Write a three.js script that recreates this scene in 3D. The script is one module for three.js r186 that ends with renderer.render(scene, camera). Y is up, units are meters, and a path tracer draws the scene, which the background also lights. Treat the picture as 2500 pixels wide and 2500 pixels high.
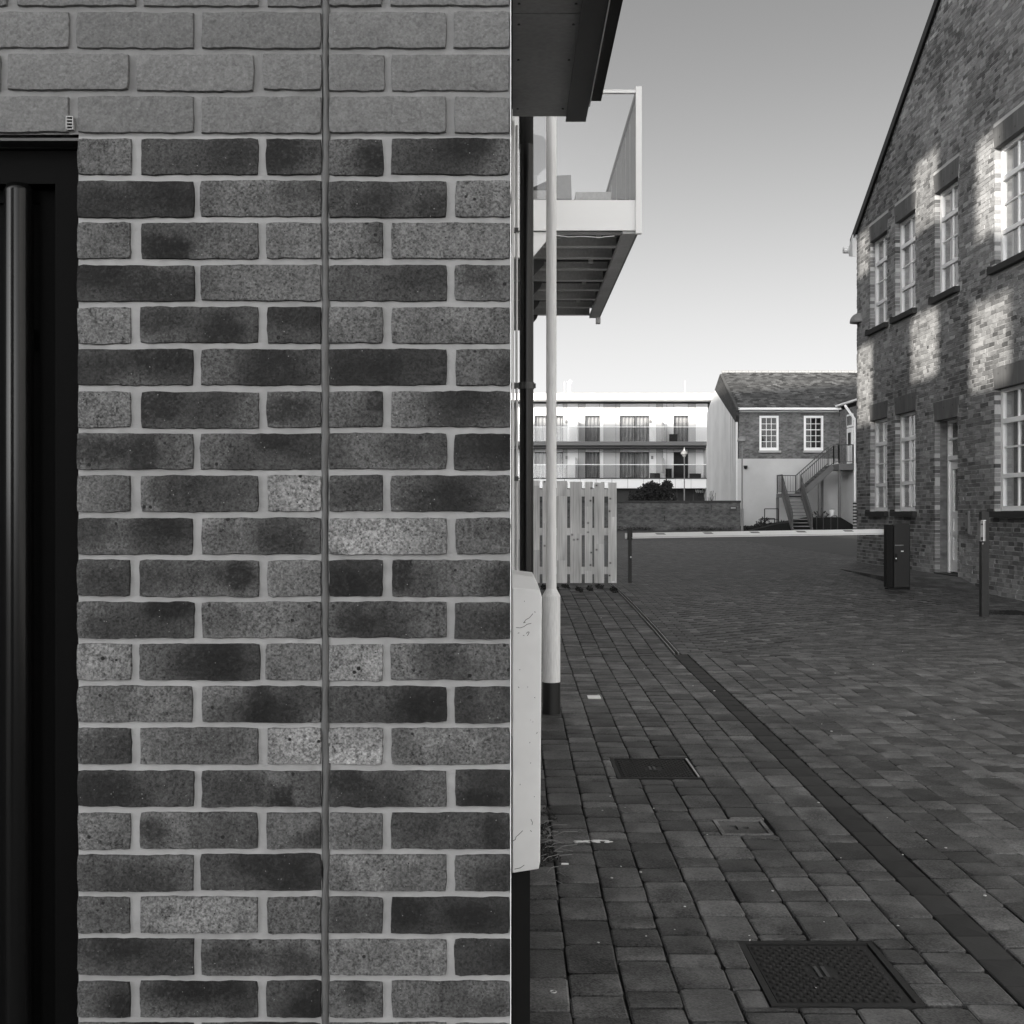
import * as THREE from 'three';
import { mergeGeometries, toCreasedNormals } from 'three/addons/utils/BufferGeometryUtils.js';
import { FontLoader } from 'three/addons/loaders/FontLoader.js';
import { ConvexGeometry } from 'three/addons/geometries/ConvexGeometry.js';
import { TextGeometry } from 'three/addons/geometries/TextGeometry.js';

// ---------------------------------------------------------------- camera, sky, sun, exposure
// x to the right, y up (0 = paving at the photographer's feet), the view runs along -z.
const EYE = 1.5;
const scene = new THREE.Scene();
const camera = new THREE.PerspectiveCamera(46.4, 1, 0.05, 2000);
camera.position.set(0, EYE, 0);
camera.lookAt(0, EYE, -10);

const SUN_AZ = 35 * Math.PI / 180, SUN_EL = 13 * Math.PI / 180;   // low sun behind the photographer, to the left
const sunDir = new THREE.Vector3(-Math.sin(SUN_AZ) * Math.cos(SUN_EL), Math.sin(SUN_EL), Math.cos(SUN_AZ) * Math.cos(SUN_EL));
{
  const W = 512, H = 256, d = new Float32Array(W * H * 4);
  const v = new THREE.Vector3();
  for (let j = 0; j < H; j++) for (let i = 0; i < W; i++) {
    const el = ((j + 0.5) / H - 0.5) * Math.PI, az = ((i + 0.5) / W - 0.5) * 2 * Math.PI;
    v.set(Math.cos(el) * Math.cos(az), Math.sin(el), Math.cos(el) * Math.sin(az));
    const e = Math.max(0, el) * 180 / Math.PI, chi = Math.acos(THREE.MathUtils.clamp(v.dot(sunDir), -1, 1));
    const grad = 0.15 + 0.44 * Math.exp(-((e / 15) ** 2));
    const scat = 1 + 24 * (Math.exp(-2.8 * chi) - Math.exp(-1.4 * Math.PI)) + 0.15 * Math.cos(chi) ** 2;   // CIE clear sky with a broad solar corona
    const L = el < 0 ? 0.12 : grad * scat / 0.84, k = (j * W + i) * 4;
    d[k] = L; d[k + 1] = L; d[k + 2] = L; d[k + 3] = 1;
  }
  const t = new THREE.DataTexture(d, W, H, THREE.RGBAFormat, THREE.FloatType);
  t.mapping = THREE.EquirectangularReflectionMapping; t.magFilter = THREE.LinearFilter; t.needsUpdate = true;
  scene.background = t; scene.environment = t;
}
const sun = new THREE.DirectionalLight(0xfffaf2, 5);
sun.position.copy(sunDir).multiplyScalar(120).add(new THREE.Vector3(4, 0, -40));
sun.target.position.set(4, 0, -40);
sun.castShadow = true; sun.shadow.radius = 1.8;
Object.assign(sun.shadow.camera, { left: -90, right: 90, top: 90, bottom: -90, near: 1, far: 300 });
sun.shadow.mapSize.set(2048, 2048);
scene.add(sun, sun.target);
const renderer = new THREE.WebGLRenderer({ antialias: true });
renderer.toneMapping = THREE.LinearToneMapping;
renderer.toneMappingExposure = 1.75;
renderer.shadowMap.enabled = true;

// ---------------------------------------------------------------- helpers
let seed = 7;
const rnd = () => { seed = (seed * 1664525 + 1013904223) >>> 0; return seed / 4294967296; };
const rr = (a, b) => a + (b - a) * rnd();
const pick = a => a[Math.floor(rnd() * a.length)];
const hash = (x, y, s = 0) => { let h = (x * 374761393 + y * 668265263 + s * 982451653) | 0; h = Math.imul(h ^ (h >>> 13), 1274126177); h ^= h >>> 16; return (h >>> 0) / 4294967296; };
function vnoise(x, y, per, s) {
  const xi = Math.floor(x), yi = Math.floor(y), fx = x - xi, fy = y - yi, u = fx * fx * (3 - 2 * fx), w = fy * fy * (3 - 2 * fy);
  const m = a => ((a % per) + per) % per;
  const a = hash(m(xi), m(yi), s), b = hash(m(xi + 1), m(yi), s), c = hash(m(xi), m(yi + 1), s), e = hash(m(xi + 1), m(yi + 1), s);
  return a + (b - a) * u + (c - a) * w + (a - b - c + e) * u * w;
}
function fbm(x, y, per, oct, s, gain = 0.5) {
  let v = 0, a = 1, n = 0;
  for (let k = 0; k < oct; k++) { v += a * vnoise(x, y, per, s + k * 17); n += a; a *= gain; x *= 2; y *= 2; per *= 2; }
  return v / n;
}
function tex(w, h, fn, size = 1) {
  const d = new Uint8Array(w * h * 4);
  for (let j = 0; j < h; j++) for (let i = 0; i < w; i++) {
    const v = Math.max(0, Math.min(255, Math.round(fn(i / w, j / h, i, j) * 255))), k = (j * w + i) * 4;
    d[k] = d[k + 1] = d[k + 2] = v; d[k + 3] = 255;
  }
  const t = new THREE.DataTexture(d, w, h, THREE.RGBAFormat);
  t.wrapS = t.wrapT = THREE.RepeatWrapping; t.magFilter = THREE.LinearFilter; t.minFilter = THREE.LinearMipmapLinearFilter; t.generateMipmaps = true;
  t.repeat.set(1 / size, 1 / size); t.needsUpdate = true;
  return t;
}
const std = (c, r = 0.9, extra = {}) => new THREE.MeshStandardMaterial({ color: new THREE.Color().setRGB(c, c, c), roughness: r, metalness: 0, ...extra });
// uv in metres by the way each face points
function muv(g, ox = 0, oy = 0) {
  if (!g.attributes.normal) g.computeVertexNormals();
  const p = g.attributes.position, n = g.attributes.normal, uv = new Float32Array(p.count * 2);
  for (let i = 0; i < p.count; i++) {
    const ax = Math.abs(n.getX(i)), ay = Math.abs(n.getY(i)), az = Math.abs(n.getZ(i));
    let u, v;
    if (ax >= ay && ax >= az) { u = p.getZ(i); v = p.getY(i); } else if (ay >= az) { u = p.getX(i); v = p.getZ(i); } else { u = p.getX(i); v = p.getY(i); }
    uv[2 * i] = u + ox; uv[2 * i + 1] = v + oy;
  }
  g.setAttribute('uv', new THREE.BufferAttribute(uv, 2));
  return g;
}
// box between x, y and depth (distance ahead of the photographer) limits
function bx(x0, x1, y0, y1, d0, d1) {
  const g = new THREE.BoxGeometry(x1 - x0, y1 - y0, Math.abs(d1 - d0));
  g.translate((x0 + x1) / 2, (y0 + y1) / 2, -(d0 + d1) / 2);
  return muv(g);
}
const V = (x, y, d) => new THREE.Vector3(x, y, -d);
function bar(a, b, w, h = w) {      // a straight bar of rectangular section from a to b
  const len = a.distanceTo(b), g = new THREE.BoxGeometry(w, h, len);
  const m = new THREE.Matrix4().lookAt(a, b, Math.abs(b.y - a.y) > 0.99 * len ? new THREE.Vector3(0, 0, 1) : new THREE.Vector3(0, 1, 0));
  g.applyMatrix4(m); g.translate((a.x + b.x) / 2, (a.y + b.y) / 2, (a.z + b.z) / 2);
  return muv(g);
}
function tube(pts, r, seg = 10, closed = false) {
  const c = new THREE.CatmullRomCurve3(pts, closed, 'catmullrom', 0.05);
  return new THREE.TubeGeometry(c, Math.max(2, pts.length * 6), r, seg, closed);
}
function cyl(x, d, y0, y1, r0, r1 = r0, seg = 24) {
  const g = new THREE.CylinderGeometry(r1, r0, y1 - y0, seg); g.translate(x, (y0 + y1) / 2, -d); return muv(g);
}
// outline in the x-y plane pushed along depth from d0 to d1
function extrudeXY(pts, d0, d1, holes = [], bevel = 0) {
  const s = new THREE.Shape(pts.map(p => new THREE.Vector2(p[0], p[1])));
  for (const h of holes) s.holes.push(new THREE.Path(h.map(p => new THREE.Vector2(p[0], p[1]))));
  const g = new THREE.ExtrudeGeometry(s, { depth: d1 - d0 - 2 * bevel, bevelEnabled: bevel > 0, bevelThickness: bevel, bevelSize: bevel, bevelOffset: -bevel, bevelSegments: 2 });
  g.translate(0, 0, -d1 + bevel);
  return muv(g);
}
// outline in depth-y coordinates pushed along x from x0 to x1
function extrudeDY(pts, x0, x1, holes = []) {
  const s = new THREE.Shape(pts.map(p => new THREE.Vector2(p[0], p[1])));
  for (const h of holes) s.holes.push(new THREE.Path(h.map(p => new THREE.Vector2(p[0], p[1]))));
  const g = new THREE.ExtrudeGeometry(s, { depth: x1 - x0, bevelEnabled: false });
  g.applyMatrix4(new THREE.Matrix4().makeBasis(new THREE.Vector3(0, 0, -1), new THREE.Vector3(0, 1, 0), new THREE.Vector3(1, 0, 0)));
  g.translate(x0, 0, 0);
  return muv(g);
}
// outline in x-depth coordinates (plan) pushed up from y0 to y1
function extrudeXD(pts, y0, y1, holes = []) {
  const s = new THREE.Shape(pts.map(p => new THREE.Vector2(p[0], p[1])));
  for (const h of holes) s.holes.push(new THREE.Path(h.map(p => new THREE.Vector2(p[0], p[1]))));
  const g = new THREE.ExtrudeGeometry(s, { depth: y1 - y0, bevelEnabled: false });
  g.applyMatrix4(new THREE.Matrix4().makeBasis(new THREE.Vector3(1, 0, 0), new THREE.Vector3(0, 0, -1), new THREE.Vector3(0, 1, 0)));
  g.translate(0, y0, 0);
  return muv(g);
}
const names = {};
function numbered(n) { const k = names[n] = (names[n] ?? -1) + 1; return k ? `${n}_${String(k).padStart(3, '0')}` : n; }
function mesh(name, geos, m, parent, label) {
  let g = Array.isArray(geos) ? (geos.length === 1 ? geos[0] : mergeGeometries(geos.map(q => q.index ? q.toNonIndexed() : q).map(q => { for (const k of Object.keys(q.attributes)) if (!['position', 'normal', 'uv'].includes(k)) q.deleteAttribute(k); return q; }))) : geos;
  const o = new THREE.Mesh(g, m);
  o.name = parent && parent !== scene ? name : numbered(name);
  o.castShadow = o.receiveShadow = true;
  if (label) o.userData.label = label;
  (parent || scene).add(o);
  return o;
}
function thing(name, label, category, group) {
  const o = new THREE.Group(); o.name = numbered(name); o.userData = { label, category };
  if (group) o.userData.group = group;
  scene.add(o); return o;
}
function sub(name, parent, label) { const o = new THREE.Group(); o.name = name; if (label) o.userData.label = label; parent.add(o); return o; }
function tag(o, label, category, group) { o.userData.label = label; o.userData.category = category; if (group) o.userData.group = group; return o; }
function kind(o, k) { o.userData.kind = k; return o; }

// ---------------------------------------------------------------- textures and materials
const T = {};
T.grain = tex(512, 512, (u, v) => 0.62 + 0.38 * fbm(u * 64, v * 64, 64, 3, 1, 0.7), 0.4);
T.stain = tex(512, 512, (u, v) => 0.5 + 0.5 * (0.6 * fbm(u * 5, v * 5, 5, 6, 11) + 0.4 * fbm(u * 90, v * 90, 90, 2, 12)), 1.7);
T.paver = tex(1024, 1024, (u, v) => {
  const a = fbm(u * 9, v * 9, 9, 5, 21), b = fbm(u * 220, v * 220, 220, 2, 22, 0.6), s = hash(Math.floor(u * 400), Math.floor(v * 400), 23);
  return 0.12 + 1.15 * a * a + 0.75 * (b - 0.42) + (s > 0.995 ? 0.35 : 0) - (s < 0.008 ? 0.2 : 0);
}, 1.3);
T.render = tex(512, 512, (u, v) => 0.75 + 0.2 * fbm(u * 4, v * 4, 4, 5, 31) + 0.05 * fbm(u * 120, v * 120, 120, 2, 32), 3.1);
T.wood = tex(512, 1024, (u, v) => {
  const w = fbm(u * 7 + 0.6 * fbm(u * 3, v * 2, 3, 2, 41), v * 2, 7, 3, 42), f = fbm(u * 90, v * 3, 90, 3, 43);
  let k = 0;
  for (let q = 0; q < 9; q++) { const kx = hash(q, 1, 44), ky = hash(q, 2, 44); const dx = (u - kx) * 40, dy = (v - ky) * 48; k = Math.max(k, Math.exp(-2.2 * (dx * dx + dy * dy))); }
  return 0.42 + 0.5 * w + 0.4 * (f - 0.35) - 0.6 * k;
}, 1.05);
T.rough = tex(512, 512, (u, v) => fbm(u * 70, v * 70, 70, 4, 51, 0.65), 0.35);
T.slab = tex(512, 512, (u, v) => 0.55 + 0.45 * fbm(u * 14, v * 14, 14, 5, 61), 6);
// far brickwork whose courses are too small in the picture to tell apart
T.farBrick = tex(512, 512, (u, v, i, j) => {
  const a = fbm(u * 10, v * 24, 10, 3, 71, 0.7), b = fbm(u * 4, v * 4, 4, 4, 72), c = fbm(u * 22, v * 32, 22, 2, 73, 0.8);
  return 0.12 + 0.62 * a * (0.55 + 0.9 * b) + 0.28 * (c - 0.35);
}, 2.4);

const M = {
  soil: std(0.014, 1, { map: T.stain }),
  asphalt: std(0.06, 0.7, { map: T.slab }),
  mortarLow: std(0.36, 0.95, { map: T.stain, bumpMap: T.rough, bumpScale: 0.0012 }),
  mortarUp: std(0.26, 0.95, { map: T.stain, bumpMap: T.rough, bumpScale: 0.0012 }),
  sealant: std(0.10, 0.6, { map: T.stain }),
  black: std(0.006, 0.55), blackMatt: std(0.004, 0.9), blackGloss: std(0.006, 0.3),
  doorBlack: new THREE.MeshPhysicalMaterial({ color: new THREE.Color().setRGB(0.002, 0.002, 0.002), roughness: 0.6, specularIntensity: 0.1 }),
  darkSteel: std(0.05, 0.5, { map: T.stain }), darkPanel: std(0.42, 0.55, { map: T.stain }), flashing: std(0.05, 0.4, { map: T.stain }),
  white: std(0.86, 0.55), whitePaint: std(0.9, 0.5, { map: T.render }), upvc: std(0.9, 0.35),
  cream: std(0.97, 0.4, { map: T.render }),
  galv: std(1.0, 0.5, { map: T.stain }),
  greySteel: std(0.30, 0.55, { map: T.stain }), paleSteel: std(0.62, 0.45, { map: T.stain }),
  glass: new THREE.MeshPhysicalMaterial({ color: 0xffffff, roughness: 0.02, metalness: 0.2, transmission: 1, thickness: 0, ior: 1.9 }),
  clearGlass: new THREE.MeshPhysicalMaterial({ color: new THREE.Color().setRGB(0.9, 0.9, 0.9), roughness: 0.02, transmission: 1, thickness: 0, ior: 1.45 }),
  frostGlass: new THREE.MeshPhysicalMaterial({ color: new THREE.Color().setRGB(0.75, 0.75, 0.75), roughness: 0.35, transmission: 0.8, thickness: 0, ior: 1.45 }),
  room: std(0.05, 0.95), curtain: std(0.42, 0.95, { map: T.wood }), blind: std(0.10, 0.9),
  stoneDark: std(0.035, 0.8, { map: T.stain }),
  oldMortar: std(0.55, 0.95, { map: T.grain }),
  lintel: std(0.16, 0.9, { map: T.wood, bumpMap: T.rough, bumpScale: 0.001 }),
  render: std(0.62, 0.9, { map: T.render }), renderWhite: std(0.80, 0.9, { map: T.render }),
  farBrick: std(0.30, 0.95, { map: T.farBrick }),
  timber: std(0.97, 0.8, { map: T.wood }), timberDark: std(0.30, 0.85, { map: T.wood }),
  coping: std(0.06, 0.9, { map: T.stain }), wallBrick: std(0.20, 0.95, { map: T.farBrick }),
  slateBase: std(0.02, 0.9), leaf: std(0.03, 0.9), dryGrass: std(0.3, 0.9), leafPale: std(0.10, 0.9),
  iron: std(0.012, 0.7, { map: T.stain, bumpMap: T.rough, bumpScale: 0.001 }),
};
for (const m of ['leaf', 'dryGrass', 'leafPale']) M[m].side = THREE.DoubleSide;
const tone = (base, n, lo, hi, r, maps) => Array.from({ length: n }, (_, k) => std(base * (lo + (hi - lo) * k / (n - 1)), r, maps));

// ---------------------------------------------------------------- ground
const GP = [[-1e4, 0], [3.6, 0], [6.5, 0.05], [8.2, 0.082], [11.3, 0.125], [13.2, 0.2], [15.5, 0.275], [17.5, 0.325], [20, 0.345], [67, 0.53], [90, 0.6], [1e4, 0.6]];
function gy(x, d) {
  const z = d - 1.45 * THREE.MathUtils.clamp(x - 2, 0, 6.5);
  for (let k = 1; k < GP.length; k++) if (z <= GP[k][0]) { const [a, b] = GP[k - 1], [c, e] = GP[k]; return b + (e - b) * (z - a) / (c - a); }
  return 0.6;
}
function sheet(xs, ds, lift) {
  const p = [], idx = [];
  for (const d of ds) for (const x of xs) p.push(x, gy(x, d) + lift, -d);
  const n = xs.length;
  for (let j = 0; j < ds.length - 1; j++) for (let i = 0; i < n - 1; i++) { const a = j * n + i; idx.push(a, a + 1, a + n, a + 1, a + n + 1, a + n); }
  const g = new THREE.BufferGeometry(); g.setAttribute('position', new THREE.Float32BufferAttribute(p, 3)); g.setIndex(idx); g.computeVertexNormals();
  return muv(g);
}
const range = (a, b, s) => { const r = []; for (let v = a; v < b - 1e-6; v += s) r.push(v); r.push(b); return r; };
const ground = kind(mesh('ground', sheet([-600, -200, -60, -20, ...range(-8, 12, 0.5), 20, 60, 200, 600], [-400, -120, -40, -12, ...range(-4, 30, 0.5), ...range(31, 72, 2), 80, 95, 130, 220, 700], -0.02), M.soil), 'structure');
kind(mesh('yard', sheet([-60, -20, -8, 0, 1, 1.55, 2, 4, 6, 8, 9, 12, 20, 40], [28, 30, 32, 35, 40, 45, 50, 55, 60, 64, 67, 72, 80, 95, 130], -0.012), M.asphalt), 'structure');
kind(mesh('lane', sheet([-40, -10, -4, 0, 4, 9], [-30, -12, -4, 0, 1.9], -0.004), M.asphalt), 'structure');

// paving blocks -------------------------------------------------
function blockOutline(w, l, cut, jit) {       // rounded rectangle, a little uneven
  const a = w / 2, b = l / 2, o = [], j = () => rr(-jit, jit);
  const c = cut * rr(0.6, 1.5);
  for (const [sx, sz] of [[1, 1], [-1, 1], [-1, -1], [1, -1]]) {
    const k = c * rr(0.5, 1.7), P = [[sx * a, sz * (b - k)], [sx * (a - 0.3 * k), sz * (b - 0.3 * k)], [sx * (a - k), sz * b]];
    if (sx * sz < 0) P.reverse();
    for (const q of P) o.push([q[0] + j(), q[1] + j()]);
  }
  return o;
}
function blockGeo(w, l, h, cut = 0.009, jit = 0.0024, bevel = 0.0032) {
  const o = blockOutline(w, l, cut, jit), n = o.length, p = [], idx = [];
  const ring = (s, y, q = 0) => o.forEach(([x, z]) => p.push(x * (1 - s / (w / 2)), y + rr(-q, q), z * (1 - s / (l / 2))));
  p.push(0, 0.0004, 0);
  ring(bevel * 1.9, 0, 0.0007); ring(0, -bevel, 0.001); ring(0, -h);
  for (let i = 0; i < n; i++) {
    const k = (i + 1) % n;
    idx.push(0, 1 + k, 1 + i);
    for (let r = 0; r < 2; r++) { const a = 1 + r * n + i, b = 1 + r * n + k, c = a + n, e = b + n; idx.push(a, b, c, b, e, c); }
  }
  const g = new THREE.BufferGeometry(); g.setAttribute('position', new THREE.Float32BufferAttribute(p, 3)); g.setIndex(idx);
  return muv(toCreasedNormals(g, 0.35), rr(0, 9), rr(0, 9));
}
const COVERS = [[0.787, 1.255, 3.62, 4.17], [0.575, 1.035, 6.5, 7.02], [0.955, 1.19, 5.43, 5.69]];
const pavers = [];      // x centre, depth centre, width, length
function clear(x0, x1, d0, d1) { return COVERS.every(([a, b, c, e]) => x1 < a + 0.004 || x0 > b - 0.004 || d1 < c + 0.004 || d0 > e - 0.004); }
function column(x0, x1, dA, dB) {
  let d = dA - rnd() * 0.1;
  while (d < dB) {
    const len = pick([0.122, 0.165, 0.165, 0.165, 0.242, 0.242]); let e = Math.min(d + len, dB + 0.05);
    const covers = COVERS.filter(([a, b, c, f]) => x1 > a + 0.004 && x0 < b - 0.004 && e > c + 0.004 && d < f - 0.004);
    if (!covers.length) pavers.push([x0, x1, d, e]);
    else {
      const [a, b, c, f] = covers[0];
      if (c - d > 0.03) pavers.push([x0, x1, d, c]);
      if (e - f > 0.03) pavers.push([x0, x1, f, e]); else e = Math.max(e, Math.min(f, e));
      const q0 = Math.max(d, c), q1 = Math.min(e, f);
      if (q1 - q0 > 0.03) { if (a - x0 > 0.03) pavers.push([x0, a, q0, q1]); if (x1 - b > 0.03) pavers.push([b, x1, q0, q1]); }
    }
    d = e;
  }
}
for (let k = 0; k < 9; k++) column(0.008 + k * 0.1713, 0.008 + (k + 1) * 0.1713, 2.2, 18.9 + 0.05 * (k % 3));
column(1.625, 1.745, 11.5, 19);   // one border course beside the channel
for (let k = 0; k < 38; k++) { const a = 1.692 + k * 0.168; column(a, a + 0.168, Math.max(2.2, a * 1.5 - 1.5), 11.45); }
for (let x = 1.692; x < 9; x += 0.2) pavers.push([x, x + 0.2, 11.5, 11.6]);          // edging course
const near = [];
for (const p of pavers) {
  const [x0, x1, d0, d1] = p, d = (d0 + d1) / 2, x = (x0 + x1) / 2, y = EYE - gy(x, d);
  const inView = d > 3.3 && Math.abs(x / d) < 0.43 && y / d < 0.43 && x / d > 0.02;
  p.area = inView ? (x1 - x0) / d * (1 / d0 - 1 / d1) * y : 0;
}
pavers.sort((a, b) => b.area - a.area);
const paverMats = tone(0.12, 9, 0.35, 2.1, 0.62, { map: T.paver, bumpMap: T.rough, bumpScale: 0.0022 });
const paverTone = () => Math.min(8, Math.floor(Math.abs(rnd() + rnd() + rnd() - 0.1) * 3));
const geoCache = {};
const paving = kind((() => { const o = new THREE.Group(); o.name = 'pavement'; scene.add(o); return o; })(), 'structure');
const merged = [];
const tmpC = new THREE.Color();
pavers.forEach(([x0, x1, d0, d1], k) => {
  const w = x1 - x0 - 0.005 - rr(0, 0.004), l = d1 - d0 - 0.008 - rr(0, 0.006), x = (x0 + x1) / 2 + rr(-0.0015, 0.0015), d = (d0 + d1) / 2;
  const tilt = Math.atan2(gy(x, d1) - gy(x, d0), d1 - d0), y = gy(x, d) + rr(-0.0025, 0.0025);
  const t = paverTone();
  if (k < 300) {
    const key = `${w.toFixed(2)}_${l.toFixed(2)}_${k % 4}`;
    const g = geoCache[key] ??= blockGeo(w, l, 0.05);
    const o = mesh('paving_block', g, paverMats[t], paving);
    o.position.set(x, y, -d); o.rotation.set(tilt + rr(-0.006, 0.006), 0, rr(-0.008, 0.008));
  } else {
    const g = blockGeo(w, l, 0.03, 0.011, 0.0018); g.rotateX(tilt); g.rotateZ(rr(-0.006, 0.006)); g.translate(x, y, -d);
    const v = 0.45 + 1.25 * t / 8; g.setAttribute('color', new THREE.Float32BufferAttribute(new Array(g.attributes.position.count * 3).fill(v), 3));
    merged.push(g);
  }
});
const paverFar = std(0.165, 0.62, { map: T.paver, bumpMap: T.rough, bumpScale: 0.0022, vertexColors: true });
function colored(name, list, m, parent) { const g = mergeGeometries(list); const o = new THREE.Mesh(g, m); o.name = name; o.castShadow = o.receiveShadow = true; parent.add(o); return kind(o, 'stuff'); }
colored('far_paving_blocks', merged, paverFar, paving);
// small rectangular blocks in staggered rows over the rest of the court
{
  const list = [], cache = Array.from({ length: 24 }, () => {
    const w = 0.196, l = 0.096, b = 0.004, p = [0, 0, 0], idx = [], c = 0.006;
    const o = [[w / 2, l / 2 - c], [w / 2 - c, l / 2], [-w / 2 + c, l / 2], [-w / 2, l / 2 - c], [-w / 2, -l / 2 + c], [-w / 2 + c, -l / 2], [w / 2 - c, -l / 2], [w / 2, -l / 2 + c]];
    const out = []; for (const [q, y] of [[b * 1.6, 0], [0, -b * 1.5]]) for (const [x, z] of o) out.push(x * (1 - q / (w / 2)), y, z * (1 - q / (l / 2)));
    p.push(...out);
    for (let i = 0; i < 8; i++) { const k = (i + 1) % 8; idx.push(0, 1 + k, 1 + i, 1 + i, 1 + k, 9 + i, 1 + k, 9 + k, 9 + i); }
    const g = new THREE.BufferGeometry(); g.setAttribute('position', new THREE.Float32BufferAttribute(p, 3)); g.setIndex(idx); g.computeVertexNormals();
    return muv(g, rr(0, 9), rr(0, 9));
  });
  let row = 0;
  for (let d = 11.6; d < 45; d += 0.1, row++) {
    const xa = d < 19 ? 1.75 : 0.1;
    for (let x = xa + (row % 2) * 0.1; x < 8.9; x += 0.2) {
      if (x / d > 0.46) break;
      const g = pick(cache).clone(), y = gy(x, d) + rr(-0.001, 0.001);
      g.rotateX(Math.atan2(gy(x, d + 0.1) - gy(x, d - 0.1), 0.2)); g.rotateZ(rr(-0.005, 0.005)); g.translate(x, y, -d);
      const v = 0.55 + 0.55 * rnd() * rnd() + (rnd() > 0.95 ? 0.5 : 0) + 0.2 * fbm(x * 0.6 + 40, d * 0.6, 1e6, 3, 81);
      g.setAttribute('color', new THREE.Float32BufferAttribute(new Array(g.attributes.position.count * 3).fill(v), 3));
      list.push(g);
    }
  }
  colored('court_blocks', list, std(0.18, 0.6, { map: T.paver, vertexColors: true }), paving);
}
// dark channel bricks along the court
{
  const mats = tone(0.024, 4, 0.75, 1.3, 0.8, { map: T.stain, bumpMap: T.rough, bumpScale: 0.001 });
  const gs = [0, 1, 2].map(() => blockGeo(0.128, 0.212, 0.05, 0.004, 0.0006, 0.002));
  for (let d = 2.6; d < 11.4; d += 0.2145) {
    const o = mesh('channel_brick', pick(gs), pick(mats), paving);
    o.position.set(1.62, gy(1.62, d) - 0.004, -d); o.rotation.x = Math.atan2(gy(1.62, d + 0.1) - gy(1.62, d - 0.1), 0.2);
  }
  const strip = [];
  for (let d = 11.5; d < 18.8; d += 0.4) { strip.push(bar(V(1.563, gy(1.56, d) + 0.002, d), V(1.563, gy(1.56, d + 0.38) + 0.002, d + 0.38), 0.012, 0.02), bar(V(1.605, gy(1.6, d) + 0.002, d), V(1.605, gy(1.6, d + 0.38) + 0.002, d + 0.38), 0.012, 0.02)); }
  mesh('drain_slot', strip, M.greySteel, paving);
}
// ---------------------------------------------------------------- iron covers in the paving
function cover(name, [x0, x1, d0, d1], label) {
  const t = thing(name, label, 'manhole cover'), y = gy((x0 + x1) / 2, (d0 + d1) / 2), f = 0.022;
  mesh('frame', [bx(x0, x1, y - 0.06, y - 0.002, d0, d0 + f), bx(x0, x1, y - 0.06, y - 0.002, d1 - f, d1), bx(x0, x0 + f, y - 0.06, y - 0.002, d0 + f, d1 - f), bx(x1 - f, x1, y - 0.06, y - 0.002, d0 + f, d1 - f)], M.iron, t);
  const plate = mesh('plate', bx(x0 + f + 0.006, x1 - f - 0.006, y - 0.04, y - 0.008, d0 + f + 0.006, d1 - f - 0.006), M.iron, t);
  const studs = [], g = new THREE.CylinderGeometry(0.008, 0.0115, 0.007, 7);
  let r = 0;
  for (let d = d0 + 0.05; d < d1 - 0.04; d += 0.0245, r++) for (let x = x0 + 0.045 + (r % 2) * 0.016; x < x1 - 0.04; x += 0.032) {
    if (Math.abs(x - (x0 + x1) / 2) < 0.05 && Math.abs(d - (d0 + d1) / 2) < 0.05) continue;
    const q = g.clone(); q.translate(x, y - 0.0048, -d); studs.push(q);
  }
  kind(mesh('stud', studs, M.iron, t), 'stuff');
  const cx = (x0 + x1) / 2, cd = (d0 + d1) / 2;
  mesh('lifting_key', [bx(cx - 0.03, cx - 0.018, y - 0.009, y - 0.003, cd - 0.045, cd + 0.045), bx(cx - 0.006, cx + 0.006, y - 0.009, y - 0.003, cd - 0.045, cd + 0.045)], M.darkSteel, t);
  return t;
}
cover('manhole_cover', COVERS[0], 'large square studded iron manhole cover nearest the camera, in the paving');
const c2 = cover('manhole_cover', COVERS[1], 'studded iron manhole cover further off, beyond the small stopcock lid');
mesh('edge_strip', bx(1.016, 1.024, gy(1, 6.7) - 0.004, gy(1, 6.7) + 0.004, 6.52, 7.0), M.paleSteel, c2);
{
  const [x0, x1, d0, d1] = COVERS[2], y = gy(1.07, 5.56), t = thing('stopcock_cover', 'small rectangular stopcock lid with pale frame and round hole', 'utility cover');
  const f = 0.018, fm = std(0.24, 0.7, { map: T.paver }), lm = std(0.13, 0.75, { map: T.paver });
  mesh('frame', [bx(x0, x1, y - 0.06, y + 0.002, d0, d0 + f), bx(x0, x1, y - 0.06, y + 0.002, d1 - f, d1), bx(x0, x0 + f, y - 0.06, y + 0.002, d0 + f, d1 - f), bx(x1 - f, x1, y - 0.06, y + 0.002, d0 + f, d1 - f)], fm, t);
  const hole = Array.from({ length: 16 }, (_, k) => [1.085 + 0.018 * Math.cos(k * Math.PI / 8), 5.56 + 0.02 * Math.sin(k * Math.PI / 8)]);
  const sq = [[1.005, 5.525], [1.05, 5.525], [1.05, 5.605], [1.005, 5.605]];
  const g = extrudeXD([[x0 + 0.022, d0 + 0.022], [x1 - 0.022, d0 + 0.022], [x1 - 0.022, d1 - 0.022], [x0 + 0.022, d1 - 0.022]], y - 0.02, y - 0.003, [hole, sq]);
  mesh('lid', g, lm, t);
  mesh('well', bx(x0 + 0.02, x1 - 0.02, y - 0.07, y - 0.05, d0 + 0.02, d1 - 0.02), M.blackMatt, t);
  mesh('recess_plate', bx(1.007, 1.048, y - 0.03, y - 0.012, 5.527, 5.603), lm, t);
}

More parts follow.
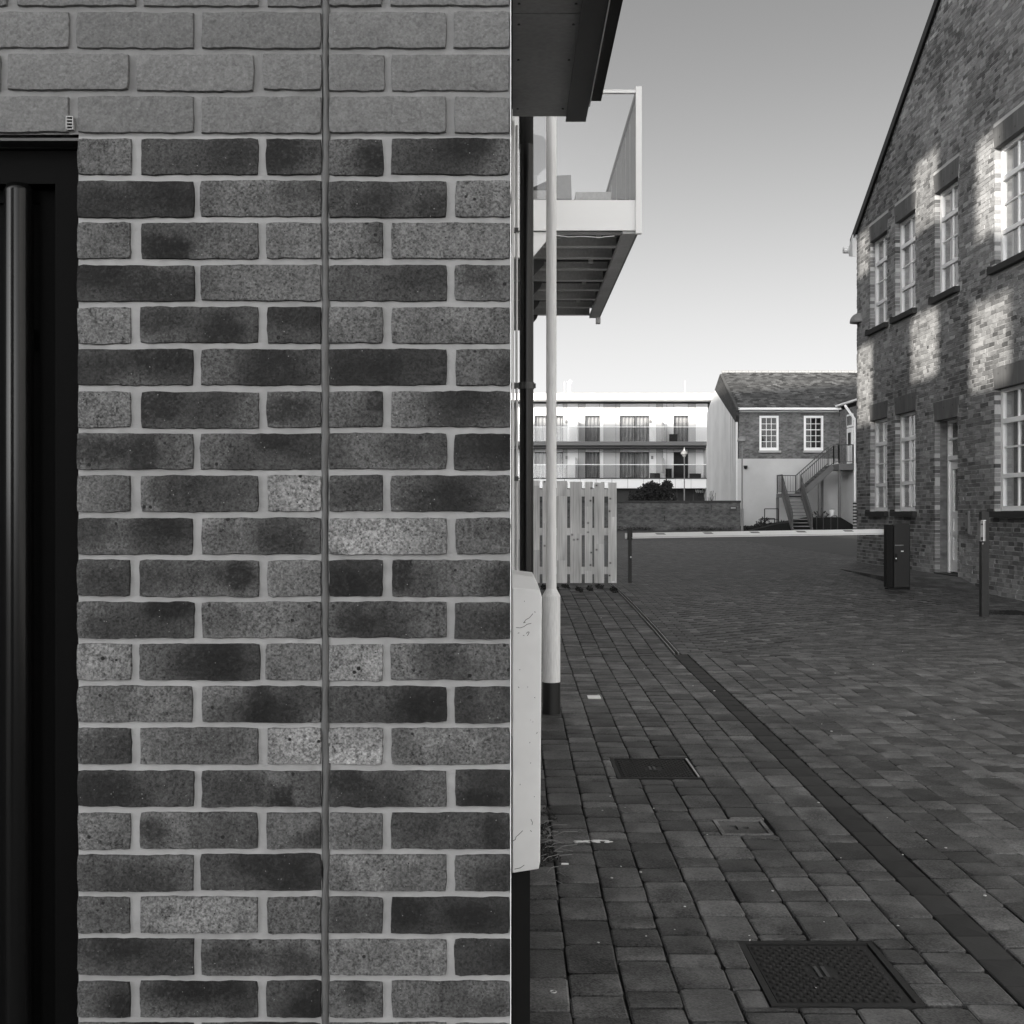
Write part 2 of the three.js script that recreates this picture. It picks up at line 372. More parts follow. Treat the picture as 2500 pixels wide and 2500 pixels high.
// ---------------------------------------------------------------- the corner building with the brick wall in front of us
const E = y => y + EYE;                         // heights measured from eye level
const WD = 2.123;                               // depth of the wall face
const px = v => (v - 1250) / 1374;              // wall measurements read off at 1374 to the metre
const corner = thing('brick_building', 'brown brick corner building with movement joint filling the left half', 'building');
{
  const CW = 256, CH = 80, COLS = 8, ROWS = 16, AW = CW * COLS, AH = CH * ROWS;
  const col = new Float32Array(AW * AH), hgt = new Float32Array(AW * AH);
  // tones of the bricks course by course, left / middle / right of each face (1 dark .. 5 light)
  const TONES = ['344 223 232 333 223', '222 343 223 444', '443 333 444 434 444', '232 344 322 433', '444 322 222 433 443', '232 322 111 333',
    '444 323 433 333 423', '423 322 243 222', '433 423 545 333 413', '332 433 554 332', '322 333 444 222 333', '322 443 323 332', '544 322 444 554 433',
    '443 423 222 222', '423 433 554 554 443', '222 232 323 211', '443 432 333 443 322', '333 221 443 322', '333 454 333 333 111', '322 333 444 111', '322 322 222 333 333'].map(r => r.split(' '));
  const LV = [0, 0.055, 0.092, 0.168, 0.265, 0.345];
  let cell = 0;
  function paint(t3, smooth) {
    const c = cell++ % (COLS * ROWS), x0 = (c % COLS) * CW, y0 = Math.floor(c / COLS) * CH, s = 200 + c * 3;
    const blot = [], flat = rr(0.25, 0.33);
    if (!smooth) {
      const n = Math.floor(rr(2, 5)), dark = 4.2 - (+t3[0] + +t3[1] + +t3[2]) / 3;
      for (let k = 0; k < n; k++) blot.push([rr(0.05, 0.95), rr(0.1, 0.9), rr(0.10, 0.34), rr(0.3, 0.7), rr(0.25, 0.7) * Math.min(1.3, dark)]);
    }
    const dots = smooth ? [] : Array.from({ length: Math.floor(rr(4, 30)) }, () => [rr(0.03, 0.97), rr(0.05, 0.95), rnd() > 0.93 ? rr(0.01, 0.016) : rr(0.002, 0.006)]);
    const pits = smooth ? [] : Array.from({ length: Math.floor(rr(40, 110)) }, () => [rnd(), rnd(), rr(0.0022, 0.0045), rr(0.2, 0.7)]);
    const specks = Array.from({ length: smooth ? 2 : Math.floor(rr(3, 14)) }, () => [rnd(), rnd(), rr(0.002, 0.0045)]);
    for (let j = 0; j < CH; j++) for (let i = 0; i < CW; i++) {
      const u = i / CW, v = j / CH, w = u + 0.14 * (fbm(u * 3, v * 3, 1e6, 3, s) - 0.5), q = Math.max(0, Math.min(1.999, w * 2));
      const a = LV[+t3[Math.floor(q)]], b = LV[+t3[Math.min(2, Math.floor(q) + 1)]], f = q - Math.floor(q), f2 = f * f * (3 - 2 * f);
      const fine = fbm(u * 70, v * 21, 1e6, 3, s + 1, 0.75), mid = fbm(u * 9, v * 3.2, 1e6, 5, s + 2, 0.62), grit = fbm(u * 42, v * 13, 1e6, 2, s + 3), band = fbm(u * 16, v * 0.9, 1e6, 3, s + 4, 0.7);
      let c1 = smooth ? flat * (0.82 + 0.25 * mid + 0.7 * (fine - 0.5) + 0.35 * (grit - 0.5)) : (a + (b - a) * f2) * (0.62 + 0.6 * mid + 2.1 * (fine - 0.5) + 0.5 * (grit - 0.5) + 0.35 * (band - 0.5));
      for (const [bx0, by0, rx, ry, k] of blot) { const dx = (u - bx0 + 0.12 * (mid - 0.5)) / rx, dy = (v - by0 + 0.3 * (mid - 0.5)) / ry, r2 = dx * dx + dy * dy; c1 *= 1 - k * Math.min(1, Math.exp(-r2 * r2 * 0.8) * (0.35 + 1.3 * grit)); }
      for (const [dx0, dy0, r] of dots) { const dx = u - dx0, dy = (v - dy0) * CH / CW; if (dx * dx + dy * dy < r * r * (0.7 + 0.6 * mid)) c1 = 0.016; }
      for (const [dx0, dy0, r, k] of pits) { const dx = u - dx0, dy = (v - dy0) * CH / CW; if (dx * dx + dy * dy < r * r) c1 *= k; }
      for (const [dx0, dy0, r] of specks) { const dx = u - dx0, dy = (v - dy0) * CH / CW; if (dx * dx + dy * dy < r * r) c1 = Math.max(c1, 0.5); }
      const k = (y0 + j) * AW + x0 + i;
      col[k] = c1; hgt[k] = smooth ? 0.55 * fbm(u * 34 + 0.6 * mid, v * 11, 1e6, 4, s + 5, 0.62) + 0.45 * fbm(u * 6, v * 2, 1e6, 3, s + 6) : 0.5 * fine + 0.5 * fbm(u * 26, v * 8, 1e6, 3, s + 7);
    }
    return [x0 / AW, y0 / AH];
  }
  const jobs = [];
  function brickGeo(w, h, uv0) {
    const nx = w > 0.15 ? 18 : 9, ny = 5, p = [], uv = [], idx = [], s = Math.floor(rnd() * 1e5), full = 0.218;
    const X = i => -w / 2 + w * i / nx, Y = j => -h / 2 + h * j / ny;
    const edge = (t, k) => (vnoise(t * 25, k * 7.3, 1e6, s) - 0.5) * 0.002 + (vnoise(t * 240, k * 3.1, 1e6, s + 3) - 0.5) * 0.0026;
    const proud = rr(-0.0012, 0.0012), tiltx = rr(-0.004, 0.004), tilty = rr(-0.008, 0.008);
    const add = (i, j, z, inset) => {
      let x = X(i), y = Y(j);
      if (i === 0) x += inset + edge(y, 1); if (i === nx) x -= inset + edge(y, 2);
      if (j === 0) y += inset + edge(x, 3); if (j === ny) y -= inset + edge(x, 4);
      if ((i === 0 || i === nx) && (j === 0 || j === ny)) { x *= 1 - 0.0022 / w; y *= 1 - 0.0022 / h; }
      p.push(x, y, z); uv.push(uv0[0] + (0.01 + 0.98 * Math.min(1, (x + w / 2) / full)) / COLS, uv0[1] + (0.02 + 0.96 * (y + h / 2) / h) / ROWS);
      return p.length / 3 - 1;
    };
    const F = [];
    for (let j = 0; j <= ny; j++) for (let i = 0; i <= nx; i++) {
      const b = i === 0 || i === nx || j === 0 || j === ny;
      const z = proud + tiltx * X(i) + tilty * Y(j) + (vnoise(X(i) * 45, Y(j) * 45, 1e6, s + 9) - 0.5) * 0.0016 - (b ? 0.0012 + 0.0022 * rnd() * rnd() : 0);
      F.push(add(i, j, z, 0.0008));
    }
    const at = (i, j) => F[j * (nx + 1) + i];
    for (let j = 0; j < ny; j++) for (let i = 0; i < nx; i++) idx.push(at(i, j), at(i + 1, j), at(i, j + 1), at(i + 1, j), at(i + 1, j + 1), at(i, j + 1));
    const rim = [];
    for (let i = 0; i < nx; i++) rim.push([i, 0]); for (let j = 0; j < ny; j++) rim.push([nx, j]); for (let i = nx; i > 0; i--) rim.push([i, ny]); for (let j = ny; j > 0; j--) rim.push([0, j]);
    const R1 = rim.map(([i, j]) => add(i, j, -0.0055, -0.0004)), R2 = rim.map(([i, j]) => add(i, j, -0.045, 0));
    rim.forEach(([i, j], k) => {
      const n = (k + 1) % rim.length, a = at(i, j), b = at(...rim[n]);
      idx.push(a, R1[k], b, b, R1[k], R1[n], R1[k], R2[k], R1[n], R1[n], R2[k], R2[n]);
    });
    const g = new THREE.BufferGeometry(); g.setAttribute('position', new THREE.Float32BufferAttribute(p, 3)); g.setAttribute('uv', new THREE.Float32BufferAttribute(uv, 2)); g.setIndex(idx);
    return toCreasedNormals(g, 0.6);
  }
  const rest = [];
  function place(x0, x1, row, t3, smooth, seen) {
    const top = E((1250 - (336.5 + row * 103.07)) / 1374), h = 0.0645;
    const uv0 = seen ? paint(t3, smooth) : [pick([0, 1, 2, 3]) / COLS, (smooth ? pick([12, 13]) : pick([2, 3, 4, 7, 8])) / ROWS];
    const w = x1 - x0, g = brickGeo(w, h, uv0), cx = (x0 + x1) / 2, cy = top - h / 2 + rr(-0.001, 0.001);
    if (!seen) { g.translate(cx, cy, -WD); rest.push(g); return; }
    jobs.push([g, cx, cy]);
  }
  const A = [[187, 318], [340, 630], [650, 783], [802, 934], [955, 1244]], B = [[187, 470], [490, 783], [802, 1090], [1110, 1246]];
  TONES.forEach((t, r) => (r % 2 ? B : A).forEach(([a, b], k) => place(px(a + rr(-3, 3) * (a > 190 && a !== 802)), px(b + rr(-3, 3) * (b < 780)), r, t[k], false, true)));
  const U = { '-1': [[-124, 166], [187, 472], [490, 783], [802, 1088], [1110, 1243]], '-2': [[-290, -2], [16, 312], [330, 618], [640, 783], [802, 938], [955, 1243]], '-3': [[-124, 166], [184, 472], [490, 783], [802, 1088], [1107, 1243]], '-4': [[-266, 16], [38, 330], [347, 630], [650, 783], [802, 932], [952, 1243]] };
  for (const r of [-1, -2, -3, -4]) U[r].forEach(([a, b]) => place(px(a), px(b), r, pick(['333', '333', '333', '444']), true, true));
  for (let r = 21; r < 33; r++) (r % 2 ? B : A).forEach(([a, b]) => place(px(a), px(b), r, '333', false, false));
  for (let r = -24; r < -4; r++) (U[r % 2 ? -1 : -2]).forEach(([a, b]) => place(px(a), px(b), r, '333', true, false));
  for (let r = -24; r < 0; r++) for (let x = px((U[r] ?? U[r % 2 ? -1 : -2])[0][0]) - 0.011; x > -3.1; x -= 0.225) place(x - 0.215, x, r, '333', true, false);
  for (let r = 0; r < 33; r++) for (let x = -1.78 - (r % 2 ? 0.112 : 0); x > -3.1; x -= 0.225) place(x - 0.215, x, r, '333', false, false);
  const mk = (a, sc) => { const d = new Uint8Array(AW * AH * 4); for (let k = 0; k < AW * AH; k++) { const v = Math.max(0, Math.min(255, Math.round(sc(a[k]) * 255))); d[4 * k] = d[4 * k + 1] = d[4 * k + 2] = v; d[4 * k + 3] = 255; } const t = new THREE.DataTexture(d, AW, AH, THREE.RGBAFormat); t.magFilter = THREE.LinearFilter; t.needsUpdate = true; return t; };
  const map = mk(col, v => 1.055 * Math.max(0, v * 0.44) ** (1 / 2.4) - 0.055); map.colorSpace = THREE.SRGBColorSpace;
  const bm = std(0.98, 0.92, { map, bumpMap: mk(hgt, v => v), bumpScale: 0.0045 });
  jobs.forEach(([g, x, y]) => mesh('brick', g, bm, corner).position.set(x, y, -WD));
  kind(mesh('further_bricks', rest, bm, corner), 'stuff');
  // mortar, set back behind the brick faces
  function mortar(x0, x1, y0, y1, m, name, back = 0.0072) {
    const nx = Math.max(2, Math.round((x1 - x0) / 0.012)), ny = Math.max(2, Math.round((y1 - y0) / 0.012));
    const g = new THREE.PlaneGeometry(x1 - x0, y1 - y0, nx, ny), p = g.attributes.position;
    for (let i = 0; i < p.count; i++) p.setZ(i, (vnoise(p.getX(i) * 60 + 90, p.getY(i) * 60 + 90, 1e6, 5) - 0.5) * 0.002);
    g.translate((x0 + x1) / 2, (y0 + y1) / 2, -WD - back); g.computeVertexNormals();
    return mesh(name, muv(g), m, corner);
  }
  const jx0 = px(784.5), jx1 = px(800.5);
  const ySplit = E((1250 - 330) / 1374);
  mortar(px(188), jx0, -0.06, ySplit, M.mortarLow, 'mortar'); mortar(jx1, px(1246), -0.06, ySplit, M.mortarLow, 'mortar');
  mortar(px(188), jx0, ySplit, E(2.42), M.mortarUp, 'mortar', 0.0085); mortar(jx1, px(1246), ySplit, E(2.42), M.mortarUp, 'mortar', 0.0085);
  mortar(-3.1, px(188), ySplit + 0.004, E(2.42), M.mortarUp, 'mortar', 0.0085); mortar(-3.1, -1.755, -0.06, ySplit, M.mortarLow, 'mortar');
  // mastic in the movement joint
  {
    const g = new THREE.PlaneGeometry(0.0135, 4, 6, 420), p = g.attributes.position;
    for (let i = 0; i < p.count; i++) {
      const y = p.getY(i), u = p.getX(i) / 0.0068, wob = (vnoise(y * 11 + 50, 1, 1e6, 91) - 0.5) * 0.005 + (vnoise(y * 60 + 50, 2, 1e6, 92) - 0.5) * 0.0018;
      const wid = 0.75 + 0.45 * vnoise(y * 18 + 80, 3, 1e6, 93);
      p.setX(i, u * 0.0068 * wid + wob); p.setZ(i, -0.006 + 0.0046 * (1 - u * u) + (vnoise(y * 45 + 20, u * 2 + 9, 1e6, 94) - 0.5) * 0.0014);
    }
    g.computeVertexNormals(); g.translate(px(792.5), 1.95, -WD); mesh('movement_joint', muv(g), M.sealant, corner, 'wavy mastic strip in vertical movement joint');
    mesh('joint_back', bx(jx0 - 0.012, jx1 + 0.012, -0.05, E(2.42), WD + 0.013, WD + 0.05), M.blackMatt, corner);
  }
  // weep vent
  const vx = px(170), vy = E((1250 - 300) / 1374), vent = sub('weep_vent', corner, 'tiny louvred plastic vent above door corner');
  mesh('vent_frame', [bx(vx - 0.0065, vx - 0.005, vy - 0.012, vy + 0.012, WD - 0.002, WD + 0.006), bx(vx + 0.005, vx + 0.0065, vy - 0.012, vy + 0.012, WD - 0.002, WD + 0.006), ...[-1, -0.5, 0, 0.5, 1].map(k => bx(vx - 0.005, vx + 0.005, vy + k * 0.0112 - 0.0009, vy + k * 0.0112 + 0.0009, WD - 0.0015, WD + 0.005))], std(0.3, 0.5), vent);
  mesh('vent_back', bx(vx - 0.006, vx + 0.006, vy - 0.012, vy + 0.012, WD + 0.003, WD + 0.0035), M.blackMatt, vent);
  // body of the building behind the brick skin
  const H = E(2.46);
  mesh('inner_wall', [extrudeXY([[-3.1, -0.05], [-1.757, -0.05], [-1.757, ySplit - 0.008], [px(184), ySplit - 0.008], [px(184), -0.05], [-0.004, -0.05], [-0.004, H], [-3.1, H]], WD + 0.052, WD + 0.25)], M.blackMatt, corner);
  const sideM = M.farBrick;
  mesh('side_wall', bx(-0.25, -0.012, -0.05, H, WD + 0.25, 8.0), M.mortarLow, corner);
  {
    const list = [];
    for (let r = 0; r < 53; r++) for (let d = WD + 0.026 + (r % 2) * 0.112; d < 7.9; d += 0.225) {
      const g = bx(-0.1, -0.0035 + rr(-0.0015, 0.001), r * 0.075 + 0.002, r * 0.075 + 0.067, d, Math.min(d + 0.215, 7.99)); muv(g, rr(0, 5), rr(0, 5));
      g.setAttribute('color', new THREE.Float32BufferAttribute(new Array(g.attributes.position.count * 3).fill(0.5 + rnd()), 3)); list.push(g);
    }
    colored('side_bricks', list, std(0.17, 0.92, { map: T.paver, bumpMap: T.rough, bumpScale: 0.002, vertexColors: true }), corner);
  }
  mesh('corner_pointing', bx(px(1246), px(1247.6), -0.05, H, WD + 0.002, WD + 0.022), M.white, corner, 'pale strip along the wall corner');
  mesh('roof', [bx(-3.3, -0.25, H, H + 0.25, WD - 0.1, 8.0), bx(-0.25, 0.0, H + 0.06, H + 0.25, WD - 0.02, 8.0)], M.darkPanel, corner);
  mesh('back_wall', [bx(-3.1, -0.25, -0.05, H, 7.8, 8.0), bx(-3.1, -2.9, -0.05, H, WD + 0.25, 7.8)], sideM, corner);
  // black door in the opening
  const door = sub('door', corner, 'black panelled door in the opening at the far left');
  const yT = ySplit - 0.012, xj = px(187);
  mesh('door_frame', [bx(xj - 0.058, xj - 0.001, -0.02, yT, WD + 0.052, WD + 0.11), bx(-1.75, xj - 0.058, yT - 0.06, yT, WD + 0.052, WD + 0.11), bx(-1.75, -1.692, -0.02, yT - 0.06, WD + 0.052, WD + 0.11)], M.doorBlack, door);
  mesh('leaf', bx(-1.692, xj - 0.058, -0.02, yT - 0.06, WD + 0.10, WD + 0.15), M.doorBlack, door);
  mesh('stile', [bx(xj - 0.1, xj - 0.058, 0, yT - 0.062, WD + 0.088, WD + 0.0995), bx(-1.69, xj - 0.1, yT - 0.085, yT - 0.062, WD + 0.09, WD + 0.0995)], M.doorBlack, door);
  const hx = -0.9, hr = 0.026;
  { const g = new THREE.LatheGeometry([[0.001, E(0.597)], [hr * 0.8, E(0.597)], [hr, E(0.585)], [hr, 0.2], [0.001, 0.2]].map(p => new THREE.Vector2(...p)), 40); g.translate(hx, 0, -(WD + 0.058)); mesh('pull_handle', g, new THREE.MeshPhysicalMaterial({ color: new THREE.Color().setRGB(0.004, 0.004, 0.004), roughness: 0.2, specularIntensity: 0.45 }), door, 'long tubular pull handle'); }
  mesh('handle_stay', [bx(hx - 0.012, hx + 0.012, E(0.3), E(0.34), WD + 0.07, WD + 0.1), bx(hx - 0.012, hx + 0.012, 0.4, 0.44, WD + 0.07, WD + 0.1)], M.doorBlack, door);
  mesh('edge_rod', cyl(px(25), WD + 0.085, 0.1, E(0.57), 0.006), M.doorBlack, door);
  mesh('lead_flashing', bx(-1.75, px(186), ySplit - 0.006, ySplit - 0.001, WD + 0.012, WD + 0.06), M.flashing, corner);
  // eaves along the side wall
  const SY = E(2.5);
  const sof = sub('soffit', corner, 'dark panelled soffit overhanging the side of the building');
  for (const [a, b] of [[WD, 3.4], [3.412, 4.8], [4.812, 5.985], [6.0, 7.55]]) mesh('soffit_panel', bx(0.003, 0.345, SY, SY + 0.02, a, b), M.darkPanel, sof);
  mesh('soffit_back', bx(0.0, 0.34, SY + 0.03, SY + 0.22, WD, 7.5), M.blackMatt, sof);
  const screws = []; for (const d of [3.3, 4.9, 5.7, 5.87, 6.12, 6.6, 7.4]) for (const x of [0.035, 0.315]) { const g = new THREE.CylinderGeometry(0.006, 0.008, 0.005, 10); g.translate(x, SY - 0.002, -d); screws.push(g); }
  mesh('screw_head', screws, M.darkSteel, sof);
  mesh('fascia', [bar(V(0.405, SY - 0.012, WD), V(0.405, SY - 0.012, 7.6), 0.128, 0.012), bx(0.4665, 0.471, SY - 0.012, SY + 0.14, WD, 7.52)], M.flashing, corner, 'dark folded metal fascia beside the soffit');
  mesh('fascia_trim', bx(0.4715, 0.4765, SY - 0.024, SY + 0.004, WD, 7.3), M.white, corner);
  mesh('eaves_gutter', [bx(0.478, 0.535, SY + 0.004, SY + 0.012, WD, 7.28), bx(0.535, 0.543, SY + 0.004, SY + 0.11, WD, 7.28), bx(0.478, 0.535, SY + 0.012, SY + 0.1, 7.27, 7.28)], M.blackMatt, corner, 'black square gutter outside the fascia');
}
// ---------------------------------------------------------------- pipes and the meter box on the side wall
{
  const t = thing('downpipe', 'tall black rainwater pipe on brackets beside the brick corner', 'pipe');
  mesh('pipe', cyl(0.099, 8.14, gy(0.1, 8.1) - 0.01, E(2.5), 0.0475, 0.0475, 40), new THREE.MeshPhysicalMaterial({ color: new THREE.Color().setRGB(0.004, 0.004, 0.004), roughness: 0.28, specularIntensity: 0.6 }), t);
  mesh('upper_pipe', cyl(0.097, 8.16, E(2.48), E(2.95), 0.049, 0.049, 32), M.blackMatt, t);
  const ring = new THREE.CylinderGeometry(0.0535, 0.0535, 0.045, 36); ring.translate(0.099, E(0.86), -8.14);
  mesh('bracket', [ring, bx(-0.005, 0.07, E(0.84), E(0.88), 8.12, 8.16), bx(0.145, 0.162, E(0.845), E(0.875), 8.125, 8.155)], M.darkSteel, t);
  const c = thing('cable_conduit', 'thin pale conduit running up the side wall left of the downpipe', 'conduit');
  mesh('conduit', cyl(0.030, 7.7, gy(0, 7.7), E(2.49), 0.0085, 0.0085, 14), M.paleSteel, c);
  mesh('trunking', bx(0.0, 0.014, gy(0, 7.7), E(2.49), 7.6, 7.66), M.white, c);
  mesh('clip', [0.9, 1.7, 2.3, 3.3].map(y => bx(0.004, 0.042, y, y + 0.03, 7.685, 7.712)), M.darkSteel, c);
}
{
  const t = thing('meter_box', 'white cracked meter box hung on the side wall by the corner', 'meter box');
  const D = 3.35, k = D / 2917, X = v => (v - 1250) * k, Y = v => E((1250 - v) * k);
  const pts = [[0.001, Y(2132)], [X(1315), Y(2122)], [X(1318.5), Y(2105)], [X(1323), Y(1458)], [X(1318), Y(1440)], [0.001, Y(1434)]];
  mesh('casing', extrudeXY(pts, D, D + 0.32, [], 0.003), M.cream, t);
  const D2 = D + 0.06, q = D2 / D, hp = [V(0.001, Y(1434.5), D + 0.002), V(X(1318), Y(1440.5), D + 0.002), V(X(1303) * q, E((Y(1408) - EYE) * q), D2), V(0.001, E((Y(1402) - EYE) * q), D2), V(0.001, Y(1434.5), D + 0.318), V(X(1318), Y(1440.5), D + 0.318), V(X(1303) * q, E((Y(1408) - EYE) * q), D + 0.318), V(0.001, E((Y(1402) - EYE) * q), D + 0.318)];
  { const g = new ConvexGeometry(hp); g.computeVertexNormals(); mesh('hood', muv(g), M.whitePaint, t); }
  const cracks = [];
  const crack = (pl, w = 0.0007) => { for (let i = 0; i < pl.length - 1; i++) cracks.push(bar(V(X(pl[i][0]), Y(pl[i][1]), D - 0.0002), V(X(pl[i + 1][0]), Y(pl[i + 1][1]), D - 0.0002), w, 0.0012)); };
  crack([[1301, 1498], [1293, 1508], [1284, 1513], [1278, 1521], [1283, 1519]], 0.0011); crack([[1260, 1532], [1270, 1533], [1279, 1530], [1287, 1524], [1297, 1522]], 0.0013);
  crack([[1264, 1546], [1268, 1545]], 0.0012); crack([[1285, 1547], [1288, 1543], [1292, 1543], [1290, 1549], [1287, 1552]], 0.0009); crack([[1277, 1551], [1280, 1552]], 0.0018);
  crack([[1252, 2053], [1258, 2050], [1260, 2043], [1266, 2038], [1276, 2028]], 0.001); crack([[1296, 2000], [1300, 2008], [1299, 2014]], 0.0006); crack([[1256, 2122], [1270, 2119], [1280, 2112]], 0.0006);
  for (let q = 0; q < 14; q++) { const a = rr(1260, 1312), b = rr(1440, 2110); crack([[a, b], [a + rr(-3, 3), b + rr(1, 4)]], 0.0006); }
  mesh('crack', cracks, M.blackMatt, t);
  mesh('duct', bx(0.002, 0.0515, -0.02, Y(2128), D + 0.06, D + 0.12), M.blackMatt, t, 'black duct below the box');
}
{
  const t = thing('lamp_column', 'galvanised lamp column with wide base and black foot beside the meter box', 'lamp post');
  const x = 0.2765, d = 8.4, g0 = gy(x, d);
  const prof = [[0.0637, -0.02], [0.0637, 0.222]];
  const lathe = pr => { const g = new THREE.LatheGeometry(pr.map(p => new THREE.Vector2(p[0], p[1])), 48); g.translate(x, g0, -d); return g; };
  mesh('foot', lathe(prof), M.black, t, 'black painted foot of the column');
  mesh('base', lathe([[0.0633, 0.222], [0.0633, 0.822], [0.0625, 0.829], [0.0385, 0.872], [0.0375, 0.877]]), M.galv, t);
  mesh('shaft', lathe([[0.0366, 0.874], [0.0362, 3], [0.036, 5.6]]), M.galv, t);
  mesh('access_door', [bx(x + 0.015, x + 0.017, g0 + 0.3, g0 + 0.62, d - 0.0625, d - 0.062)], M.galv, t);
  mesh('lantern', lathe([[0.03, 5.58], [0.16, 5.7], [0.2, 5.95], [0.12, 6.05], [0.001, 6.1]]), M.greySteel, t);
}

// ---------------------------------------------------------------- the flats behind, with the balcony
{
  const t = thing('apartment_building', 'flats beyond the corner building carrying the white steel balcony', 'building');
  const wm = std(0.75, 0.9, { map: T.render });
  mesh('lower_wall', [bx(-6, -0.02, 0, E(4.9), 8.0, 8.25), bx(-0.25, -0.02, 0, E(4.9), 8.25, 18.8), bx(-6, -0.02, 0, E(4.9), 18.8, 19.05), bx(-6, -5.8, 0, E(4.9), 8.25, 18.8), bx(-6, -0.02, E(4.9), E(5.05), 8.0, 19.05)], wm, t);
  // top-floor screen wall, open to the sky through tall gaps
  const op = [[26.4, 27.7, 2.0, 3.8], [26.6, 27.6, 5.4, 6.4], [22.3, 23.95, 2.6, 3.9], [22.3, 23.8, 5.5, 6.9], [19.05, 20.85, 2.1, 3.6], [19.4, 20.6, 4.65, 6.4], [19.5, 20.1, 0.9, 1.75], [17.2, 18.4, 2.2, 3.7], [17.2, 18.2, 4.6, 6.3]]
    .map(([a, b, y0, y1]) => [[a - 11.86, E(y0 + 3.34)], [b - 11.86, E(y0 + 3.34)], [b - 11.86, E(y1 + 3.34)], [a - 11.86, E(y1 + 3.34)]]).filter(h => h[0][1] > E(5.2) - 1.4);
  mesh('screen_wall', extrudeDY([[2.3, E(2.72)], [8.0, E(2.72)], [8.0, E(4.0)], [26, E(4.0)], [26, E(11)], [17, E(11)], [17, E(13.6)], [2.3, E(13.6)]], -0.42, -0.28, op), wm, t, 'tall upper wall with open gaps above the flats');
  // patio door frames seen edge-on
  mesh('patio_frame', [bx(-0.02, 0.045, E(2.98), E(5.0), 13.2, 13.3), bx(-0.02, 0.045, E(2.98), E(5.0), 11.9, 11.98), bx(-0.02, 0.03, E(4.9), E(5.0), 11.98, 13.2)], M.upvc, t);
  const b = sub('balcony', t, 'projecting white steel balcony with glass front');
  const X = 1.23, F = 11.6, R = 16.7, Y0 = E(2.735), YT = E(3.03), RT = E(4.12);
  const face = std(0.88, 0.45);
  mesh('front_fascia', bx(0.0, X - 0.03, Y0, YT, F, F + 0.02), face, b);
  mesh('deck', bx(0.0, X - 0.03, YT - 0.12, YT - 0.03, F + 0.02, R), M.darkSteel, b);
  mesh('side_fascia', [bx(X - 0.02, X, Y0 - 0.02, YT, F + 0.03, R)], M.greySteel, b);
  mesh('edge_beam', [bx(X - 0.15, X - 0.022, Y0 - 0.025, Y0 + 0.02, F + 0.03, R), bx(X - 0.06, X - 0.0, Y0 - 0.11, Y0 - 0.03, R - 0.12, R)], M.paleSteel, b);
  for (const d of [11.72, 12.3, 12.85, 13.45, 14.1, 14.7, 15.35, 15.95, 16.55]) mesh('joist', [bx(0.0, X - 0.152, Y0 - 0.0, Y0 + 0.012, d, d + 0.09), bx(0.0, X - 0.152, Y0 + 0.012, Y0 + 0.15, d + 0.04, d + 0.05)], M.paleSteel, b);
  for (const d of [12.1, 13.3, 14.55, 15.8]) { mesh('cross_rail', bx(0.0, X - 0.152, Y0 + 0.06, Y0 + 0.085, d, d + 0.05), M.darkSteel, b); mesh('deck_clip', [0.45, 0.85].map(x => bx(x, x + 0.05, Y0 + 0.03, Y0 + 0.07, d - 0.06, d - 0.01)), M.paleSteel, b); }
  mesh('deck_board', Array.from({ length: 42 }, (_, k) => bx(0.0, X - 0.04, YT - 0.145, YT - 0.125, F + 0.04 + k * 0.12, F + 0.145 + k * 0.12)), M.darkSteel, b);
  mesh('corner_post', bx(X - 0.03, X + 0.027, Y0 - 0.035, RT + 0.005, F - 0.03, F + 0.03), M.white, b);
  mesh('front_rail', bx(0.02, X - 0.03, RT - 0.055, RT - 0.025, F - 0.02, F + 0.02), M.white, b);
  mesh('side_rail', bx(X - 0.028, X + 0.02, RT - 0.06, RT - 0.015, F + 0.03, R), M.darkSteel, b);
  mesh('wall_post', bx(0.03, 0.06, YT, RT, F - 0.02, F + 0.02), M.white, b);
  mesh('front_glass', bx(0.06, X - 0.03, YT + 0.01, RT - 0.056, F + 0.004, F + 0.005), M.clearGlass, b);
  for (const [a, c] of [[F + 0.03, 13.3], [13.32, 15.0], [15.02, R]]) mesh('side_screen', bx(X - 0.012, X - 0.004, YT + 0.01, RT - 0.062, a, c - 0.01), std(0.26, 0.5), b, 'grey perforated side screen');
  const dots = []; for (const d of [12.3, 12.75, 13.9, 14.6]) for (let y = YT + 0.03; y < RT - 0.12; y += 0.022) dots.push(bx(X - 0.016, X - 0.0125, y, y + 0.012, d, d + 0.03));
  mesh('perforation', dots, M.white, b);
  mesh('bracket', extrudeXY([[0, Y0 - 0.005], [0.335, Y0 - 0.005], [0.335, Y0 - 0.09], [0.2, Y0 - 0.25], [0, Y0 - 0.25]], F + 0.05, F + 0.1), face, b, 'tapered white wall bracket');
  for (const d of [12.9, 14.15, 15.4, 16.5]) mesh('bracket', extrudeXY([[0, Y0 - 0.01], [0.36, Y0 - 0.01], [0.34, Y0 - 0.06], [0.2, Y0 - 0.22], [0, Y0 - 0.22]], d, d + 0.06), M.darkSteel, b);
  const pl = tag(mesh('planter', extrudeXY([[0.435, YT - 0.02], [0.59, YT - 0.02], [0.58, YT + 0.285], [0.44, YT + 0.28]], 11.75, 12.0), std(0.36, 0.85, { map: T.stain })), 'tall grey planter standing on the balcony behind the glass', 'planter');
  const tr = tag(mesh('trough', extrudeXY([[0.62, YT - 0.02], [0.97, YT - 0.02], [0.97, YT + 0.105], [0.625, YT + 0.105]], 11.7, 11.95), std(0.62, 0.85, { map: T.stain })), 'low pale trough on the balcony beside the planter', 'planter');
